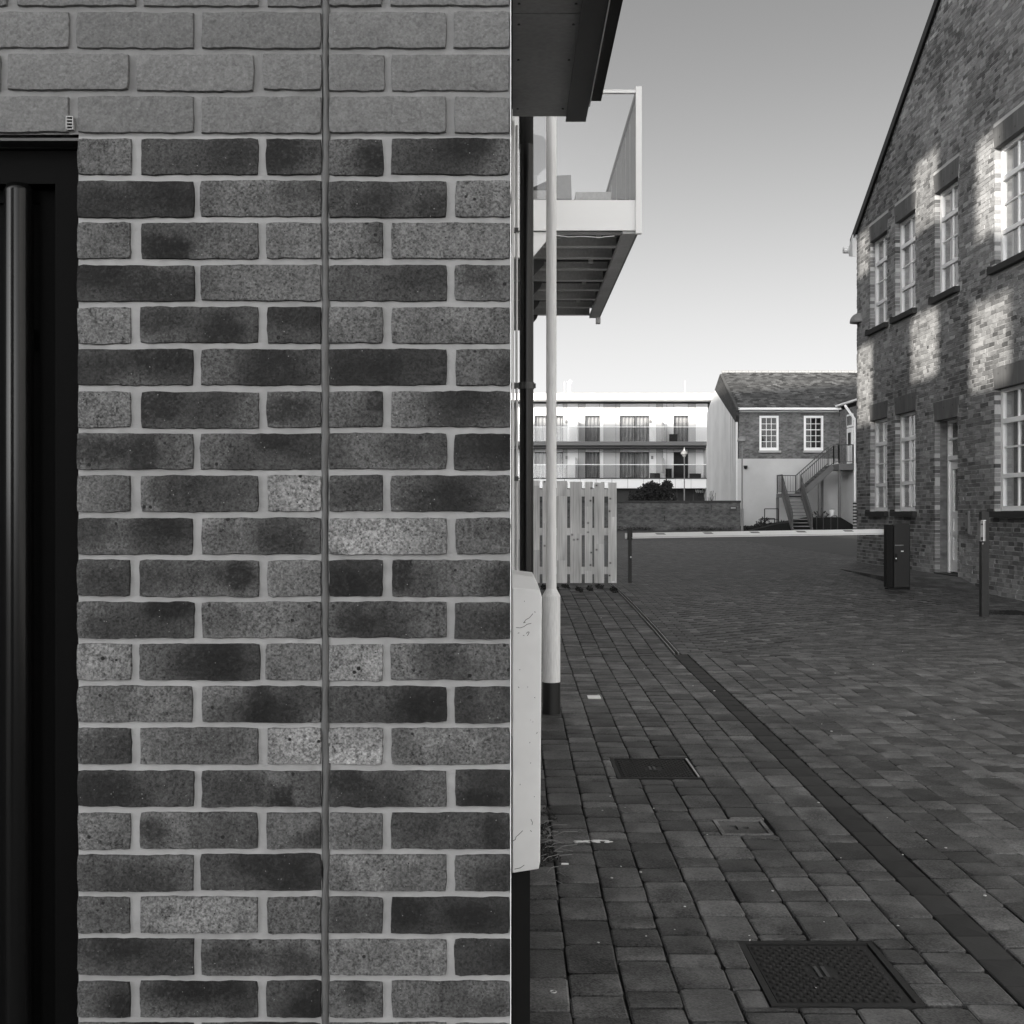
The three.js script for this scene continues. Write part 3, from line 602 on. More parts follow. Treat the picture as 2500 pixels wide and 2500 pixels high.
  const bag = tag(mesh('storage_bin', extrudeXY([[0.1, YT - 0.02], [0.42, YT - 0.02], [0.42, YT + 0.36], [0.36, YT + 0.38], [0.1, YT + 0.26]], 12.3, 12.7), std(0.14, 0.85, { map: T.stain })), 'dark lidded box on the balcony left of the lamp column', 'box');
  const wb = tag(mesh('window_box', extrudeXY([[0.11, YT - 0.02], [0.4, YT - 0.02], [0.4, YT + 0.12], [0.11, YT + 0.12]], 11.7, 11.9), std(0.66, 0.8, { map: T.stain })), 'pale window box at the wall end of the balcony', 'planter');
  const cord = tube([V(0.4, Y0 - 0.03, 11.66), V(0.55, Y0 - 0.05, 11.66), V(0.7, Y0 - 0.045, 11.66), V(0.85, Y0 - 0.055, 11.66), V(1.0, Y0 - 0.04, 11.66)], 0.004, 6);
  tag(mesh('light_string', cord, M.white), 'pale light string hanging under the balcony edge', 'light string');
}
// ---------------------------------------------------------------- timber screen fence
{
  const t = thing('timber_fence', 'pale softwood hit-and-miss fence panel behind the lamp column', 'fence');
  const D = 19.5, k = D / 2917, X = v => (v - 1250) * k, Y = v => E((1250 - v) * k);
  const boards = [[1256, 1278, 1172], [1281, 1297, 1172], [1302, 1317.5, 1173], [1324.5, 1354, 1174], [1359.5, 1384.5, 1174], [1392, 1420, 1176], [1428, 1446, 1176], [1451, 1475, 1178], [1485, 1505.5, 1178]];
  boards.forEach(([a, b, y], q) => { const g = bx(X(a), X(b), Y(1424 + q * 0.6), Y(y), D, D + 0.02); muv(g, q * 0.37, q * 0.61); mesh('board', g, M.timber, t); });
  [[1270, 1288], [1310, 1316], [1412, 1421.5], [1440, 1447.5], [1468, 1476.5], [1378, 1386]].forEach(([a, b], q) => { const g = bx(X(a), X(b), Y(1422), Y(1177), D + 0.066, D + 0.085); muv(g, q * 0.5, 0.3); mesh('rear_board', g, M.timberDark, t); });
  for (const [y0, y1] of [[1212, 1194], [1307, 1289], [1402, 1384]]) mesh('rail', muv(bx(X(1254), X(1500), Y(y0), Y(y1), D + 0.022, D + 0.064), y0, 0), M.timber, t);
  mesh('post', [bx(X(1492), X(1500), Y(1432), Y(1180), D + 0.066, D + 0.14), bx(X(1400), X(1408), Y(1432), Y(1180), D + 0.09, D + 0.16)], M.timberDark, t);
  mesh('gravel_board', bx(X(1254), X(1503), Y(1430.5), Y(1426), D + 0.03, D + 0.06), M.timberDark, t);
}
// ---------------------------------------------------------------- barrier: boom, catch post, machine, intercom post
{
  const D = 19.6, k = D / 2917, X = v => (v - 1250) * k, Y = v => E((1250 - v) * k);
  const m = thing('barrier_machine', 'black vehicle barrier cabinet with white boom across the court', 'barrier');
  const d0 = 19.2, kk = d0 / 2917, XX = v => (v + 5 - 1250) * kk, YY = v => E((1250 - v) * kk);
  const prof = [[XX(2178), YY(1436)], [XX(2218), YY(1436)], [XX(2218), YY(1282)], [XX(2215), YY(1279)], [XX(2205), YY(1277.5)], [XX(2192), YY(1277.5)], [XX(2183), YY(1279.5)], [XX(2178), YY(1283)]];
  mesh('cabinet', extrudeXY(prof, d0, d0 + 0.2, [], 0.016), M.black, m);
  mesh('side_cover', [bx(XX(2162), XX(2177.8), YY(1434), YY(1281), d0 + 0.03, d0 + 0.19)], M.blackMatt, m);
  mesh('plinth', bx(XX(2164), XX(2217), YY(1440), YY(1436), d0 + 0.01, d0 + 0.19), M.blackMatt, m);
  mesh('name_strip', Array.from({ length: 9 }, (_, q) => bx(XX(2180 + q * 2.4), XX(2181.6 + q * 2.4), YY(1332.5), YY(1330), d0 - 0.0035, d0 - 0.0005)), M.greySteel, m);
  mesh('label', [bx(XX(2195), XX(2201), YY(1347), YY(1344.5), d0 - 0.0035, d0 - 0.0005), bx(XX(2181.5), XX(2184.5), YY(1365), YY(1362), d0 - 0.0035, d0 - 0.0005)], M.white, m);
  mesh('lock', bx(XX(2178.8), XX(2186), YY(1372), YY(1352), d0 - 0.002, d0 - 0.0004), M.blackMatt, m);
  const a = V(X(2164), Y(1298), D), e = V(X(1526), Y(1308), D);
  const boom = mesh('boom', [bar(a, e, 0.05, 0.09)], M.white, m, 'long white barrier boom');
  mesh('boom_lip', [bar(a.clone().add(new THREE.Vector3(0, -0.026, 0.027)), e.clone().add(new THREE.Vector3(0, -0.026, 0.027)), 0.006, 0.004)], M.greySteel, m);
  for (const v of [1612, 1728, 1842, 1955, 2070]) {
    const y = 1308 - 10 * (v - 1526) / 638 - 3.5;
    mesh('boom_marker', extrudeXY([[X(v - 14), Y(y - 1.8)], [X(v + 8), Y(y - 1.8)], [X(v + 14), Y(y + 1.8)], [X(v - 8), Y(y + 1.8)]], D - 0.0285, D - 0.0255), M.greySteel, m);
  }
  const p = thing('catch_post', 'slim black post holding the free end of the barrier boom', 'post');
  const g0 = gy(X(1538), D);
  mesh('post', bx(X(1533.8), X(1542), g0 - 0.02, Y(1312), D - 0.03, D + 0.03), M.black, p);
  mesh('fork', [bx(X(1531), X(1534), Y(1316), Y(1291), D - 0.05, D - 0.03), bx(X(1533), X(1543.5), Y(1312), Y(1293), D - 0.046, D - 0.028), bx(X(1540), X(1544), Y(1300), Y(1290), D + 0.03, D + 0.05), bx(X(1531), X(1543.5), Y(1317.5), Y(1313), D - 0.05, D + 0.05)], M.black, p);
  mesh('sticker', bx(X(1538), X(1541.2), Y(1362), Y(1358), D - 0.0335, D - 0.031), M.white, p);

  const i = thing('intercom_post', 'dark square intercom post standing by the brick hall', 'intercom');
  const Di = 15.9, ki = Di / 2917, XI = v => (v - 1250) * ki, YI = v => E((1250 - v) * ki);
  mesh('post', bx(XI(2397), XI(2415), gy(6.3, 15.9) - 0.02, YI(1249), Di, Di + 0.09), std(0.03, 0.6, { map: T.stain }), i);
  mesh('unit', bx(XI(2390), XI(2403), YI(1321), YI(1271), Di - 0.055, Di + 0.05), M.greySteel, i);
  mesh('unit_edge', [bx(XI(2397), XI(2399), YI(1321), YI(1271), Di - 0.06, Di - 0.056), bx(XI(2397), XI(2403.5), YI(1271), YI(1269.5), Di - 0.06, Di + 0.04)], M.white, i);
  mesh('button', [bx(XI(2391), XI(2396), YI(1282), YI(1278), Di - 0.058, Di - 0.0555), bx(XI(2391), XI(2396), YI(1318), YI(1311), Di - 0.058, Di - 0.0555)], M.black, i);
  mesh('keyhole', bx(XI(2398), XI(2401), YI(1329), YI(1325), Di - 0.004, Di + 0.001), M.paleSteel, i);
  const gr = thing('gully_grate', 'dark iron drain grate set at the foot of the brick hall', 'drain');
  const gs = []; for (let q = 0; q < 14; q++) gs.push(bx(6.35 + q * 0.06, 6.38 + q * 0.06, gy(6.8, 16.6) - 0.01, gy(6.8, 16.6) + 0.006, 16.3, 16.95));
  mesh('bars', gs, M.iron, gr); mesh('pit', bx(6.33, 7.2, gy(6.8, 16.6) - 0.012, gy(6.8, 16.6) - 0.002, 16.28, 16.97), M.blackMatt, gr);
}
// ---------------------------------------------------------------- the old brick hall on the right
const hall = thing('brick_hall', 'old brick gabled hall with tall white windows along the right edge', 'building');
{
  const FX = 8.0, FAR = 27.72, MID = 18.0, NEAR = 8.3, EAVE = E(6.42), SL = Math.tan(30 * Math.PI / 180);
  const roofY = d => EAVE + SL * (d > MID ? FAR - d : d - NEAR);
  const wins = [];     // d0 near, d1 far, y0, y1, columns
  for (const [a, b, c] of [[25.48, 26.67, 2], [23.7, 24.93, 2], [17.4, 19.8, 4]]) { wins.push([a, b, E(0.02), E(2.03), c]); wins.push([a, b, E(4.05), E(6.02), c]); }
  wins.push([21.43, 22.6, E(4.05), E(6.02), 2]);
  const doorO = [21.45, 22.6, E(-1.14), E(1.72)];
  const holes = [...wins.map(w => w.slice(0, 4)), doorO];
  const rect = ([a, b, y0, y1], o) => [[a - o, y0 - o], [b + o, y0 - o], [b + o, y1 + o], [a - o, y1 + o]];
  mesh('wall_core', extrudeDY([[NEAR, -0.3], [FAR - 0.008, -0.3], [FAR - 0.008, EAVE], [MID, roofY(MID)], [NEAR, EAVE]], FX + 0.006, FX + 0.32, holes.map(h => rect(h, 0.007))), M.oldMortar, hall);
  mesh('rear_walls', [bx(FX + 0.32, FX + 14, -0.3, EAVE, FAR - 0.3, FAR - 0.01), bx(FX + 0.32, FX + 14, -0.3, EAVE, NEAR, NEAR + 0.3), extrudeDY([[NEAR, -0.3], [FAR, -0.3], [FAR, EAVE], [MID, roofY(MID)], [NEAR, EAVE]], FX + 14, FX + 14.3)], M.farBrick, hall);
  mesh('inner_partition', bx(FX + 1.4, FX + 1.5, 0, EAVE, NEAR + 0.3, FAR - 0.3), M.room, hall);
  mesh('inner_floor', [bx(FX + 0.32, FX + 1.4, E(3.2), E(3.4), NEAR + 0.3, FAR - 0.3), bx(FX + 0.32, FX + 1.4, E(-1.3), E(-1.2), NEAR + 0.3, FAR - 0.3), bx(FX + 0.32, FX + 1.4, EAVE - 0.1, EAVE, NEAR + 0.3, FAR - 0.3)], M.room, hall);
  const roofPl = (d0, y0, d1, y1) => bar2(d0, y0, d1, y1);
  function bar2(d0, y0, d1, y1) { return extrudeDY([[d0, y0], [d1, y1], [d1, y1 + 0.12], [d0, y0 + 0.12]], FX - 0.06, FX + 14.4); }
  mesh('roof', [bar2(MID, roofY(MID) + 0.03, FAR + 0.32, EAVE + 0.03 - 0.32 * SL), bar2(NEAR - 0.32, EAVE + 0.03 - 0.32 * SL, MID, roofY(MID) + 0.03)], M.slateBase, hall);
  mesh('verge_board', [extrudeDY([[MID, roofY(MID) - 0.06], [FAR + 0.3, EAVE - 0.06 - 0.3 * SL], [FAR + 0.3, EAVE + 0.14 - 0.3 * SL], [MID, roofY(MID) + 0.14]], FX - 0.075, FX - 0.062)], M.black, hall);
  mesh('eaves_box', extrudeDY([[FAR + 0.004, EAVE + 0.02], [FAR + 0.004, EAVE - 0.5], [FAR + 0.3, EAVE - 0.42], [FAR + 0.3, EAVE - 0.2]], FX - 0.1, FX + 3), M.whitePaint, hall);
  { const g = new THREE.CylinderGeometry(0.075, 0.075, 3.2, 16, 1, false); g.rotateZ(Math.PI / 2); g.translate(FX + 1.4, EAVE - 0.26, -(FAR + 0.4)); mesh('gutter', g, M.galv, hall); }
  // bricks, in alternating stretchers and headers
  const inHole = (a, b, y0, y1) => holes.find(h => b > h[0] + 0.002 && a < h[1] - 0.002 && y1 > h[2] + 0.002 && y0 < h[3] - 0.002);
  const lint = [];   // lintel blocks take the place of bricks
  for (const [a, b, y0, y1] of holes) lint.push([a - 0.06, b + 0.06, y1, y1 + 0.36]);
  const sills = wins.map(([a, b, y0]) => [a - 0.1, b + 0.12, y0 - 0.115, y0 - 0.004]);
  const inL = (a, b, y0, y1) => lint.find(h => b > h[0] && a < h[1] && y1 > h[2] + 0.004 && y0 < h[3] - 0.004);
  const list = [];
  const C = 0.0752;
  for (let r = 0; r < 170; r++) {
    const y0 = -0.25 + r * C, y1 = y0 + 0.0655;
    let lim = y1 > EAVE ? FAR - (y1 - EAVE) / SL - 0.01 : FAR;
    let d = 14.9 + (r % 2 ? 0.17 : 0) + rr(-0.01, 0.01), k = r;
    while (d < lim - 0.04) {
      const len = (k++ % 3 === 1 ? 0.105 : 0.218) + rr(-0.008, 0.006), a = d, b = Math.min(d + len, lim);
      d += len + 0.0105;
      const segs = [[a, b]], h = inHole(a, b, y0, y1), l = inL(a, b, y0, y1), q = h || l;
      if (q) { segs.pop(); if (q[0] - a > 0.03) segs.push([a, q[0] - (l && !h ? 0.006 : 0)]); if (b - q[1] > 0.03) segs.push([q[1] + (l && !h ? 0.006 : 0), b]); }
      for (const [s0, s1] of segs) {
        if (s1 - s0 < 0.025) continue;
        const s = sills.find(s => s1 > s[0] && s0 < s[1] && y1 > s[2] + 0.002 && y0 < s[3] - 0.002);
        if (s) continue;
        list.push([s0, s1, y0 + rr(-0.003, 0.003), y1 + rr(-0.004, 0.003)]);
      }
    }
  }
  list.forEach(b => { const d = (b[0] + b[1]) / 2, y = (b[2] + b[3]) / 2 - EYE; b.area = (FX / d < 0.428 && Math.abs(y / d) < 0.428) ? (b[3] - b[2]) * (b[1] - b[0]) / d ** 3 : 0; });
  list.sort((a, b) => b.area - a.area);
  const hm = tone(0.30, 8, 0.35, 1.7, 0.95, { map: T.stain, bumpMap: T.rough, bumpScale: 0.003 });
  const unit = new THREE.BoxGeometry(1, 1, 1);
  const far = [];
  list.forEach(([a, b, y0, y1], k) => {
    const w = fbm((a + b) * 0.35 + 10, y0 * 0.8 + 10, 1e6, 3, 301), t = THREE.MathUtils.clamp((rnd() + rnd()) / 2 * 0.9 + (w - 0.5) * 0.9 + (rnd() > 0.95 ? 0.35 : 0) - (rnd() > 0.93 ? 0.35 : 0), 0, 0.999), out = rr(-0.004, 0.003);
    if (k < 300) {
      const o = mesh('brick', unit, hm[Math.floor(t * 8)], hall);
      o.scale.set(0.1, y1 - y0, b - a); o.position.set(FX + 0.05 + out, (y0 + y1) / 2, -(a + b) / 2); o.rotation.set(rr(-0.006, 0.006), rr(-0.02, 0.02), 0);
    } else {
      const g = new THREE.BoxGeometry(0.1, y1 - y0, b - a); g.rotateY(rr(-0.02, 0.02)); g.rotateX(rr(-0.006, 0.006)); g.translate(FX + 0.05 + out, (y0 + y1) / 2, -(a + b) / 2); muv(g);
      g.setAttribute('color', new THREE.Float32BufferAttribute(new Array(g.attributes.position.count * 3).fill(0.35 + 1.35 * t), 3)); far.push(g);
    }
  });
  colored('brick_courses', far, std(0.30, 0.95, { map: T.stain, bumpMap: T.rough, bumpScale: 0.003, vertexColors: true }), hall);
  // lintels and sills
  for (const [a, b, y0, y1] of holes) mesh('lintel', extrudeDY([[a - 0.0, y1], [b + 0.0, y1], [b + 0.07, y1 + 0.35], [a - 0.07, y1 + 0.35]], FX - 0.008, FX + 0.1), M.lintel, hall);
  wins.forEach(([a, b, y0]) => mesh('sill', [bx(FX - 0.09, FX + 0.18, y0 - 0.11, y0 - 0.008, a - 0.09, b + 0.11), bx(FX - 0.085, FX - 0.0, y0 - 0.009, y0 + 0.03, b + 0.045, b + 0.108)], M.stoneDark, hall));
  // windows: white frames, eight or more panes
  for (const [a, b, y0, y1, nc] of wins) {
    const w = sub('window', hall), X0 = FX + 0.11, X1 = FX + 0.17, f = 0.075, H = y1 - y0, fr = [];
    const rows = [0, 0.25, 0.485, 0.735, 1].map(q => y1 - 0.06 - q * (H - 0.14));
    fr.push(bx(X0, X1, y0, y1, a, a + f), bx(X0, X1, y0, y1, b - f, b), bx(X0, X1, y1 - 0.06, y1, a + f, b - f), bx(X0 - 0.02, X1, y0, y0 + 0.08, a + f, b - f));
    fr.push(bx(X0 - 0.012, X1 - 0.01, rows[1] - 0.045, rows[1] + 0.035, a + f, b - f), bx(X0 - 0.005, X1 - 0.01, rows[3] - 0.035, rows[3] + 0.035, a + f, b - f), bx(X0 + 0.012, X1 - 0.02, rows[2] - 0.014, rows[2] + 0.014, a + f, b - f));
    const cw = (b - a - 2 * f) / nc;
    for (let c = 1; c < nc; c++) { const wd = c % 2 === 0 ? 0.045 : 0.02; fr.push(bx(X0 + 0.011, X1 - 0.021, y0 + 0.08, y1 - 0.06, a + f + c * cw - wd, a + f + c * cw + wd)); }
    mesh('frame', fr, M.upvc, w);
    for (let r = 0; r < 4; r++) for (let c = 0; c < nc; c++) { const g = new THREE.PlaneGeometry(cw - 0.03, rows[r] - rows[r + 1] - 0.03); g.rotateY(-Math.PI / 2 + rr(-0.006, 0.006)); g.translate(X0 + 0.035, (rows[r] + rows[r + 1]) / 2, -(a + f + (c + 0.5) * cw)); mesh('pane', g, M.glass, w); }
    mesh('blind', bx(X1 + 0.2, X1 + 0.21, y0 + H * rr(0.3, 0.75), y1, a, b), M.blind, w);
  }
  // door
  {
    const [a, b, y0, y1] = doorO, d = sub('door', hall, 'white panelled door with glazed fanlight in a deep opening'), X0 = FX + 0.25, yl = E(1.0);
    mesh('recess', [bx(FX + 0.1, X0 + 0.06, y0, y1 - 0.0, b + 0.001, b + 0.05), bx(FX + 0.1, X0 + 0.06, y0, y1, a - 0.05, a - 0.001)], M.farBrick, d);
    mesh('frame', [bx(X0 - 0.01, X0 + 0.07, y0, y1, a, a + 0.05), bx(X0 - 0.01, X0 + 0.07, y0, y1, b - 0.05, b), bx(X0 - 0.03, X0 + 0.07, yl - 0.03, yl + 0.05, a + 0.05, b - 0.05), bx(X0 - 0.01, X0 + 0.07, y1 - 0.05, y1, a + 0.05, b - 0.05), bx(X0, X0 + 0.05, yl + 0.05, y1 - 0.05, (a + b) / 2 - 0.02, (a + b) / 2 + 0.02), bx(X0, X0 + 0.05, yl + 0.36, yl + 0.385, a + 0.05, b - 0.05)], M.upvc, d);
    const st = 0.15, m = (a + b) / 2;
    mesh('leaf', [bx(X0 + 0.02, X0 + 0.06, y0 + 0.02, yl - 0.03, a + 0.05, a + 0.05 + st), bx(X0 + 0.02, X0 + 0.06, y0 + 0.02, yl - 0.03, b - 0.05 - st, b - 0.05), ...[[y0 + 0.02, y0 + 0.24], [y0 + 0.68, y0 + 0.78], [y0 + 1.02, y0 + 1.16], [yl - 0.2, yl - 0.03]].map(([p, q]) => bx(X0 + 0.02, X0 + 0.06, p, q, a + 0.05 + st, b - 0.05 - st)), bx(X0 + 0.04, X0 + 0.05, y0 + 0.24, y0 + 1.02, a + 0.05 + st, b - 0.05 - st)], M.upvc, d);
    for (const q of [0, 1]) { const g = new THREE.PlaneGeometry(0.46, 0.64); g.rotateY(-Math.PI / 2); g.translate(X0 + 0.03, (yl + y1) / 2, -(a + 0.3 + q * 0.56)); mesh('pane', g, M.glass, d); }
    const g = new THREE.PlaneGeometry(0.74, 0.78); g.rotateY(-Math.PI / 2); g.translate(X0 + 0.045, y0 + 1.55, -m); mesh('pane', g, M.glass, d);
    mesh('threshold', bx(FX - 0.02, X0 + 0.1, y0 - 0.15, y0, a, b), M.stoneDark, d);
    mesh('entry_panel', [bx(FX - 0.04, FX - 0.001, E(-0.38), E(0.02), 20.85, 21.0)], std(0.16, 0.5), hall, 'door entry panel beside the door');
    mesh('entry_button', [bx(FX - 0.046, FX - 0.041, E(-0.05), E(-0.01), 20.9, 20.95), bx(FX - 0.046, FX - 0.041, E(-0.34), E(-0.29), 20.9, 20.95)], M.black, hall);
  }
  // ramp up to the door, hooded lamp on the far corner
  mesh('door_ramp', extrudeDY([[19.8, 0.1], [21.3, E(-1.16)], [24.2, E(-1.16)], [25.6, 0.25], [25.6, 0], [19.8, 0]], FX - 1.3, FX - 0.005), std(0.13, 0.7, { map: T.paver }), hall);
  { const g = new THREE.SphereGeometry(0.21, 20, 10, 0, Math.PI * 2, 0, Math.PI / 2); g.translate(FX - 0.004, E(4.37), -(FAR - 0.2)); const q = new THREE.CylinderGeometry(0.2, 0.21, 0.02, 20); q.translate(FX - 0.004, E(4.365), -(FAR - 0.2)); mesh('hooded_lamp', [g, q], M.greySteel, hall, 'half-round hooded wall lamp'); }
}
// ---------------------------------------------------------------- the rendered house at the back of the court
{
  const D = 67, k = D / 2917, X = v => (v - 1250) * k, Y = v => E((1250 - v) * k);
  const t = thing('rendered_house', 'slate-roofed house, brick above grey render, at the back of the court', 'building');
  const x0 = 12.72, x1 = 22, yR = Y(1120), yE = Y(1003), G = 0.4;
  const win = [[1854, 1901, 1015, 1100], [1962.5, 2010, 1015, 1100]].map(([a, b, c, e]) => [X(a), X(b), Y(e), Y(c)]);
  mesh('render_wall', bx(x0 - 0.06, x1, G, yR, D - 0.06, D + 0.3), M.render, t);
  mesh('brick_wall', extrudeXY([[x0, yR], [x1, yR], [x1, yE], [x0, yE]], D, D + 0.3, win.map(([a, b, c, e]) => [[a, c], [b, c], [b, e], [a, e]])), M.farBrick, t);
  const ridgeD = 72, ridgeY = E(8.42), backD = 77, eD = D - 0.35, eY = E(5.86), sl = (ridgeY - eY) / (ridgeD - eD);
  mesh('gable_wall', extrudeDY([[D, G], [backD, G], [backD, E(6.4)], [73.8, E(7.55)], [D + 0.8, E(5.35)], [D, E(5.05)]], x0 - 0.16, x0 - 0.06), M.renderWhite, t, 'pale rendered gable side wall with dark streaks');
  mesh('streak', [[D + 0.9, 5.4, 2.2, 0.12], [D + 1.6, 5.7, 1.6, 0.07], [D + 0.35, 5.2, 3.4, 0.08], [D + 3.4, 6.9, 4.2, 0.05]].map(([d, y, y2, w]) => extrudeDY([[d, E(y2)], [d + w * 0.4, E(y2 + 0.2)], [d + w, E(y)], [d - w * 0.2, E(y)]], x0 - 0.1635, x0 - 0.161)), std(0.34, 0.95, { map: T.stain }), t, 'dark rain streaks');
  // roof slopes
  
  mesh('verge_band', extrudeDY([[D, E(5.05)], [D + 0.8, E(5.35)], [73.8, E(7.55)], [ridgeD, ridgeY - 0.13], [D - 0.3, E(5.72)], [D - 0.3, E(5.4)]], x0 - 0.2, x0 - 0.06), std(0.07, 0.9, { map: T.farBrick }), t, 'dark brick band under the gable verge');
  mesh('roof_deck', [extrudeDY([[eD, eY], [ridgeD, ridgeY], [backD + 0.3, eY], [backD + 0.3, eY - 0.1], [ridgeD, ridgeY - 0.12], [eD, eY - 0.1]], x0 - 0.05, x1)], M.slateBase, t);
  const slates = [], ang = Math.atan(sl), L = Math.hypot(ridgeD - eD, ridgeY - eY), rows = 30;
  for (let r = 0; r < rows; r++) for (let x = x0 + 0.06 + (r % 2) * 0.13; x < 20.5; x += 0.262) {
    const g = new THREE.BoxGeometry(0.25, 0.012, L / rows * 1.25); g.rotateX(rr(-0.012, 0.012) + 0.05); g.rotateZ(rr(-0.01, 0.01)); g.rotateX(ang);
    const s = (r + 0.5) / rows; g.translate(x, eY + s * (ridgeY - eY) + 0.02, -(eD + s * (ridgeD - eD))); muv(g);
    const v = 0.35 + 1.3 * rnd() * (0.5 + fbm(x + 7, r * 0.3, 1e6, 3, 401)) + (rnd() > 0.96 ? 0.9 : 0);
    g.setAttribute('color', new THREE.Float32BufferAttribute(new Array(g.attributes.position.count * 3).fill(v), 3)); slates.push(g);
  }
  colored('slates', slates, std(0.08, 0.75, { map: T.stain, vertexColors: true }), t);
  mesh('ridge_tiles', Array.from({ length: 21 }, (_, q) => { const g = new THREE.CylinderGeometry(0.12, 0.12, 0.38, 10); g.rotateZ(Math.PI / 2); g.translate(x0 + 0.12 + q * 0.4, ridgeY + 0.0, -ridgeD); return g; }), std(0.35, 0.9, { map: T.stain }), t);
  mesh('verge', Array.from({ length: 26 }, (_, q) => { const s = q / 26, g = new THREE.BoxGeometry(0.18, 0.16, 0.17); g.rotateX(ang); g.translate(x0 - 0.11, eY + s * (ridgeY - eY) - 0.12, -(eD + s * (ridgeD - eD))); return g; }), std(0.10, 0.9, { map: T.stain }), t, 'stepped brick verge under the slates');
  // gutter and dentils
  mesh('eaves_gutter', bx(x0 - 0.1, 18.35, eY - 0.16, eY - 0.04, eD - 0.1, eD + 0.02), M.upvc, t);
  mesh('cornice', bx(x0, 18.3, yE - 0.08, yE + 0.06, D - 0.1, D - 0.002), M.white, t);
  for (let q = 0; q < 17; q++) mesh('dentil', bx(x0 + 0.15 + q * 0.34, x0 + 0.32 + q * 0.34, yE + 0.06, yE + 0.16, D - 0.22, D - 0.002), M.white, t);
  for (const [a, b, y0, y1] of win) {
    const w = sub('window', t), f = 0.12, nc = 3, nr = 5, fr = [bx(a, a + f, y0, y1, D - 0.01, D + 0.1), bx(b - f, b, y0, y1, D - 0.01, D + 0.1), bx(a + f, b - f, y1 - f, y1, D - 0.01, D + 0.1), bx(a + f, b - f, y0, y0 + 0.17, D - 0.01, D + 0.1)];
    const iw = (b - a - 2 * f) / nc, ih = (y1 - y0 - f - 0.17) / nr;
    for (let c = 1; c < nc; c++) fr.push(bx(a + f + c * iw - 0.014, a + f + c * iw + 0.014, y0 + 0.17, y1 - f, D + 0.03, D + 0.07));
    for (let r = 1; r < nr; r++) { const q = r === 3 ? 0.022 : 0.014; fr.push(bx(a + f, b - f, y0 + 0.17 + r * ih - q, y0 + 0.17 + r * ih + q, D + 0.031, D + 0.069)); }
    mesh('frame', fr, M.upvc, w);
    for (let r = 0; r < nr; r++) for (let c = 0; c < nc; c++) { const g = new THREE.PlaneGeometry(iw - 0.01, ih - 0.01); g.translate(a + f + (c + 0.5) * iw, y0 + 0.17 + (r + 0.5) * ih, -D - 0.05); mesh('pane', g, M.clearGlass, w); }
    mesh('room', bx(a - 0.2, b + 0.2, y0, y1, D + 0.7, D + 0.75), M.room, w);
    mesh('sill', bx(a - 0.05, b + 0.12, y0 - 0.12, y0 - 0.001, D - 0.12, D + 0.05), std(0.4, 0.9), w);
    mesh('brick_arch', bx(a - 0.05, b + 0.05, y1 + 0.003, y1 + 0.17, D - 0.012, D + 0.02), M.lintel, w);
  }
  mesh('inside', [bx(x0 + 0.2, x1, yR, yE, D + 1.2, D + 1.3)], M.room, t);
  // wing coming forward on the right
  const wx = 18.35;
  mesh('wing_wall', [bx(wx, wx + 0.3, E(2.6), yE, 60.5, D - 0.002)], M.farBrick, t);
  mesh('wing_render', bx(wx - 0.04, wx + 0.3, G, E(2.6), 60.5, D - 0.062), M.render, t);
  mesh('wing_front', bx(wx + 0.3, 22, G, yE, 60.5, 60.8), M.farBrick, t);
  mesh('wing_roof', extrudeDY([[60.2, eY], [67.5, eY], [67.5, eY + 0.1], [60.2, eY + 0.1]], wx - 0.3, wx - 0.1), M.upvc, t);
  { const g = new THREE.BufferGeometry(); const p = [wx - 0.3, eY + 0.1, -60.2, wx - 0.3, eY + 0.1, -66.8, 22, eY + 2.4, -69.5, 22, eY + 2.4, -60.2]; g.setAttribute('position', new THREE.Float32BufferAttribute(p, 3)); g.setIndex([0, 2, 1, 0, 3, 2]); g.computeVertexNormals(); muv(g); mesh('wing_slates', g, std(0.05, 0.8, { map: T.stain }), t); }
  const dr = sub('door', t, 'white upper door with fanlight at head of stairs');
  mesh('leaf', bx(wx - 0.08, wx - 0.005, E(2.62), E(4.55), 64.15, 65.2), M.upvc, dr);
  mesh('fanlight', [bx(wx - 0.085, wx - 0.006, E(4.6), E(5.3), 64.15, 65.2)], M.upvc, dr);
  mesh('pane', [bx(wx - 0.09, wx - 0.0855, E(3.6), E(4.3), 64.4, 64.95), ...[0, 1, 2, 3].map(q => bx(wx - 0.09, wx - 0.0855, E(4.7), E(5.2), 64.25 + q * 0.23, 64.42 + q * 0.23))], M.black, dr);
  mesh('downpipe', [cyl(18.2, 63.4, 1.9, E(4.9), 0.05, 0.05, 12), bar(V(18.2, E(4.9), 63.4), V(17.95, E(5.75), 64.4), 0.09)], M.upvc, t);
  for (let q = 0; q < 9; q++) mesh('guard_band', cyl(18.2, 63.4, 0.55 + q * 0.17, 0.63 + q * 0.17, 0.11, 0.11, 14), M.black, t);
  mesh('pipe_guard_core', cyl(18.2, 63.4, 0.45, 2.05, 0.1, 0.1, 14), std(0.4, 0.7), t);
  { const g = new THREE.SphereGeometry(0.1, 14, 8, 0, Math.PI * 2, Math.PI / 2, Math.PI / 2); g.translate(X(1819), Y(1141), -(D - 0.17)); mesh('camera_dome', [g, bx(X(1815), X(1823), Y(1140.5), Y(1137), D - 0.25, D - 0.062)], M.black, t, 'small black dome camera'); }

  // ------------------------------------------------------------ outdoor stairs
  const s = thing('outdoor_staircase', 'grey steel outdoor staircase climbing to the upper door', 'staircase');
  const sm = std(0.16, 0.6, { map: T.stain }), rm = std(0.07, 0.5);
  const xa = 14.7, xb = 15.72, dT = 65.0, dB = 62.6, yT = E(1.0), yB = gy(15, 62.6);
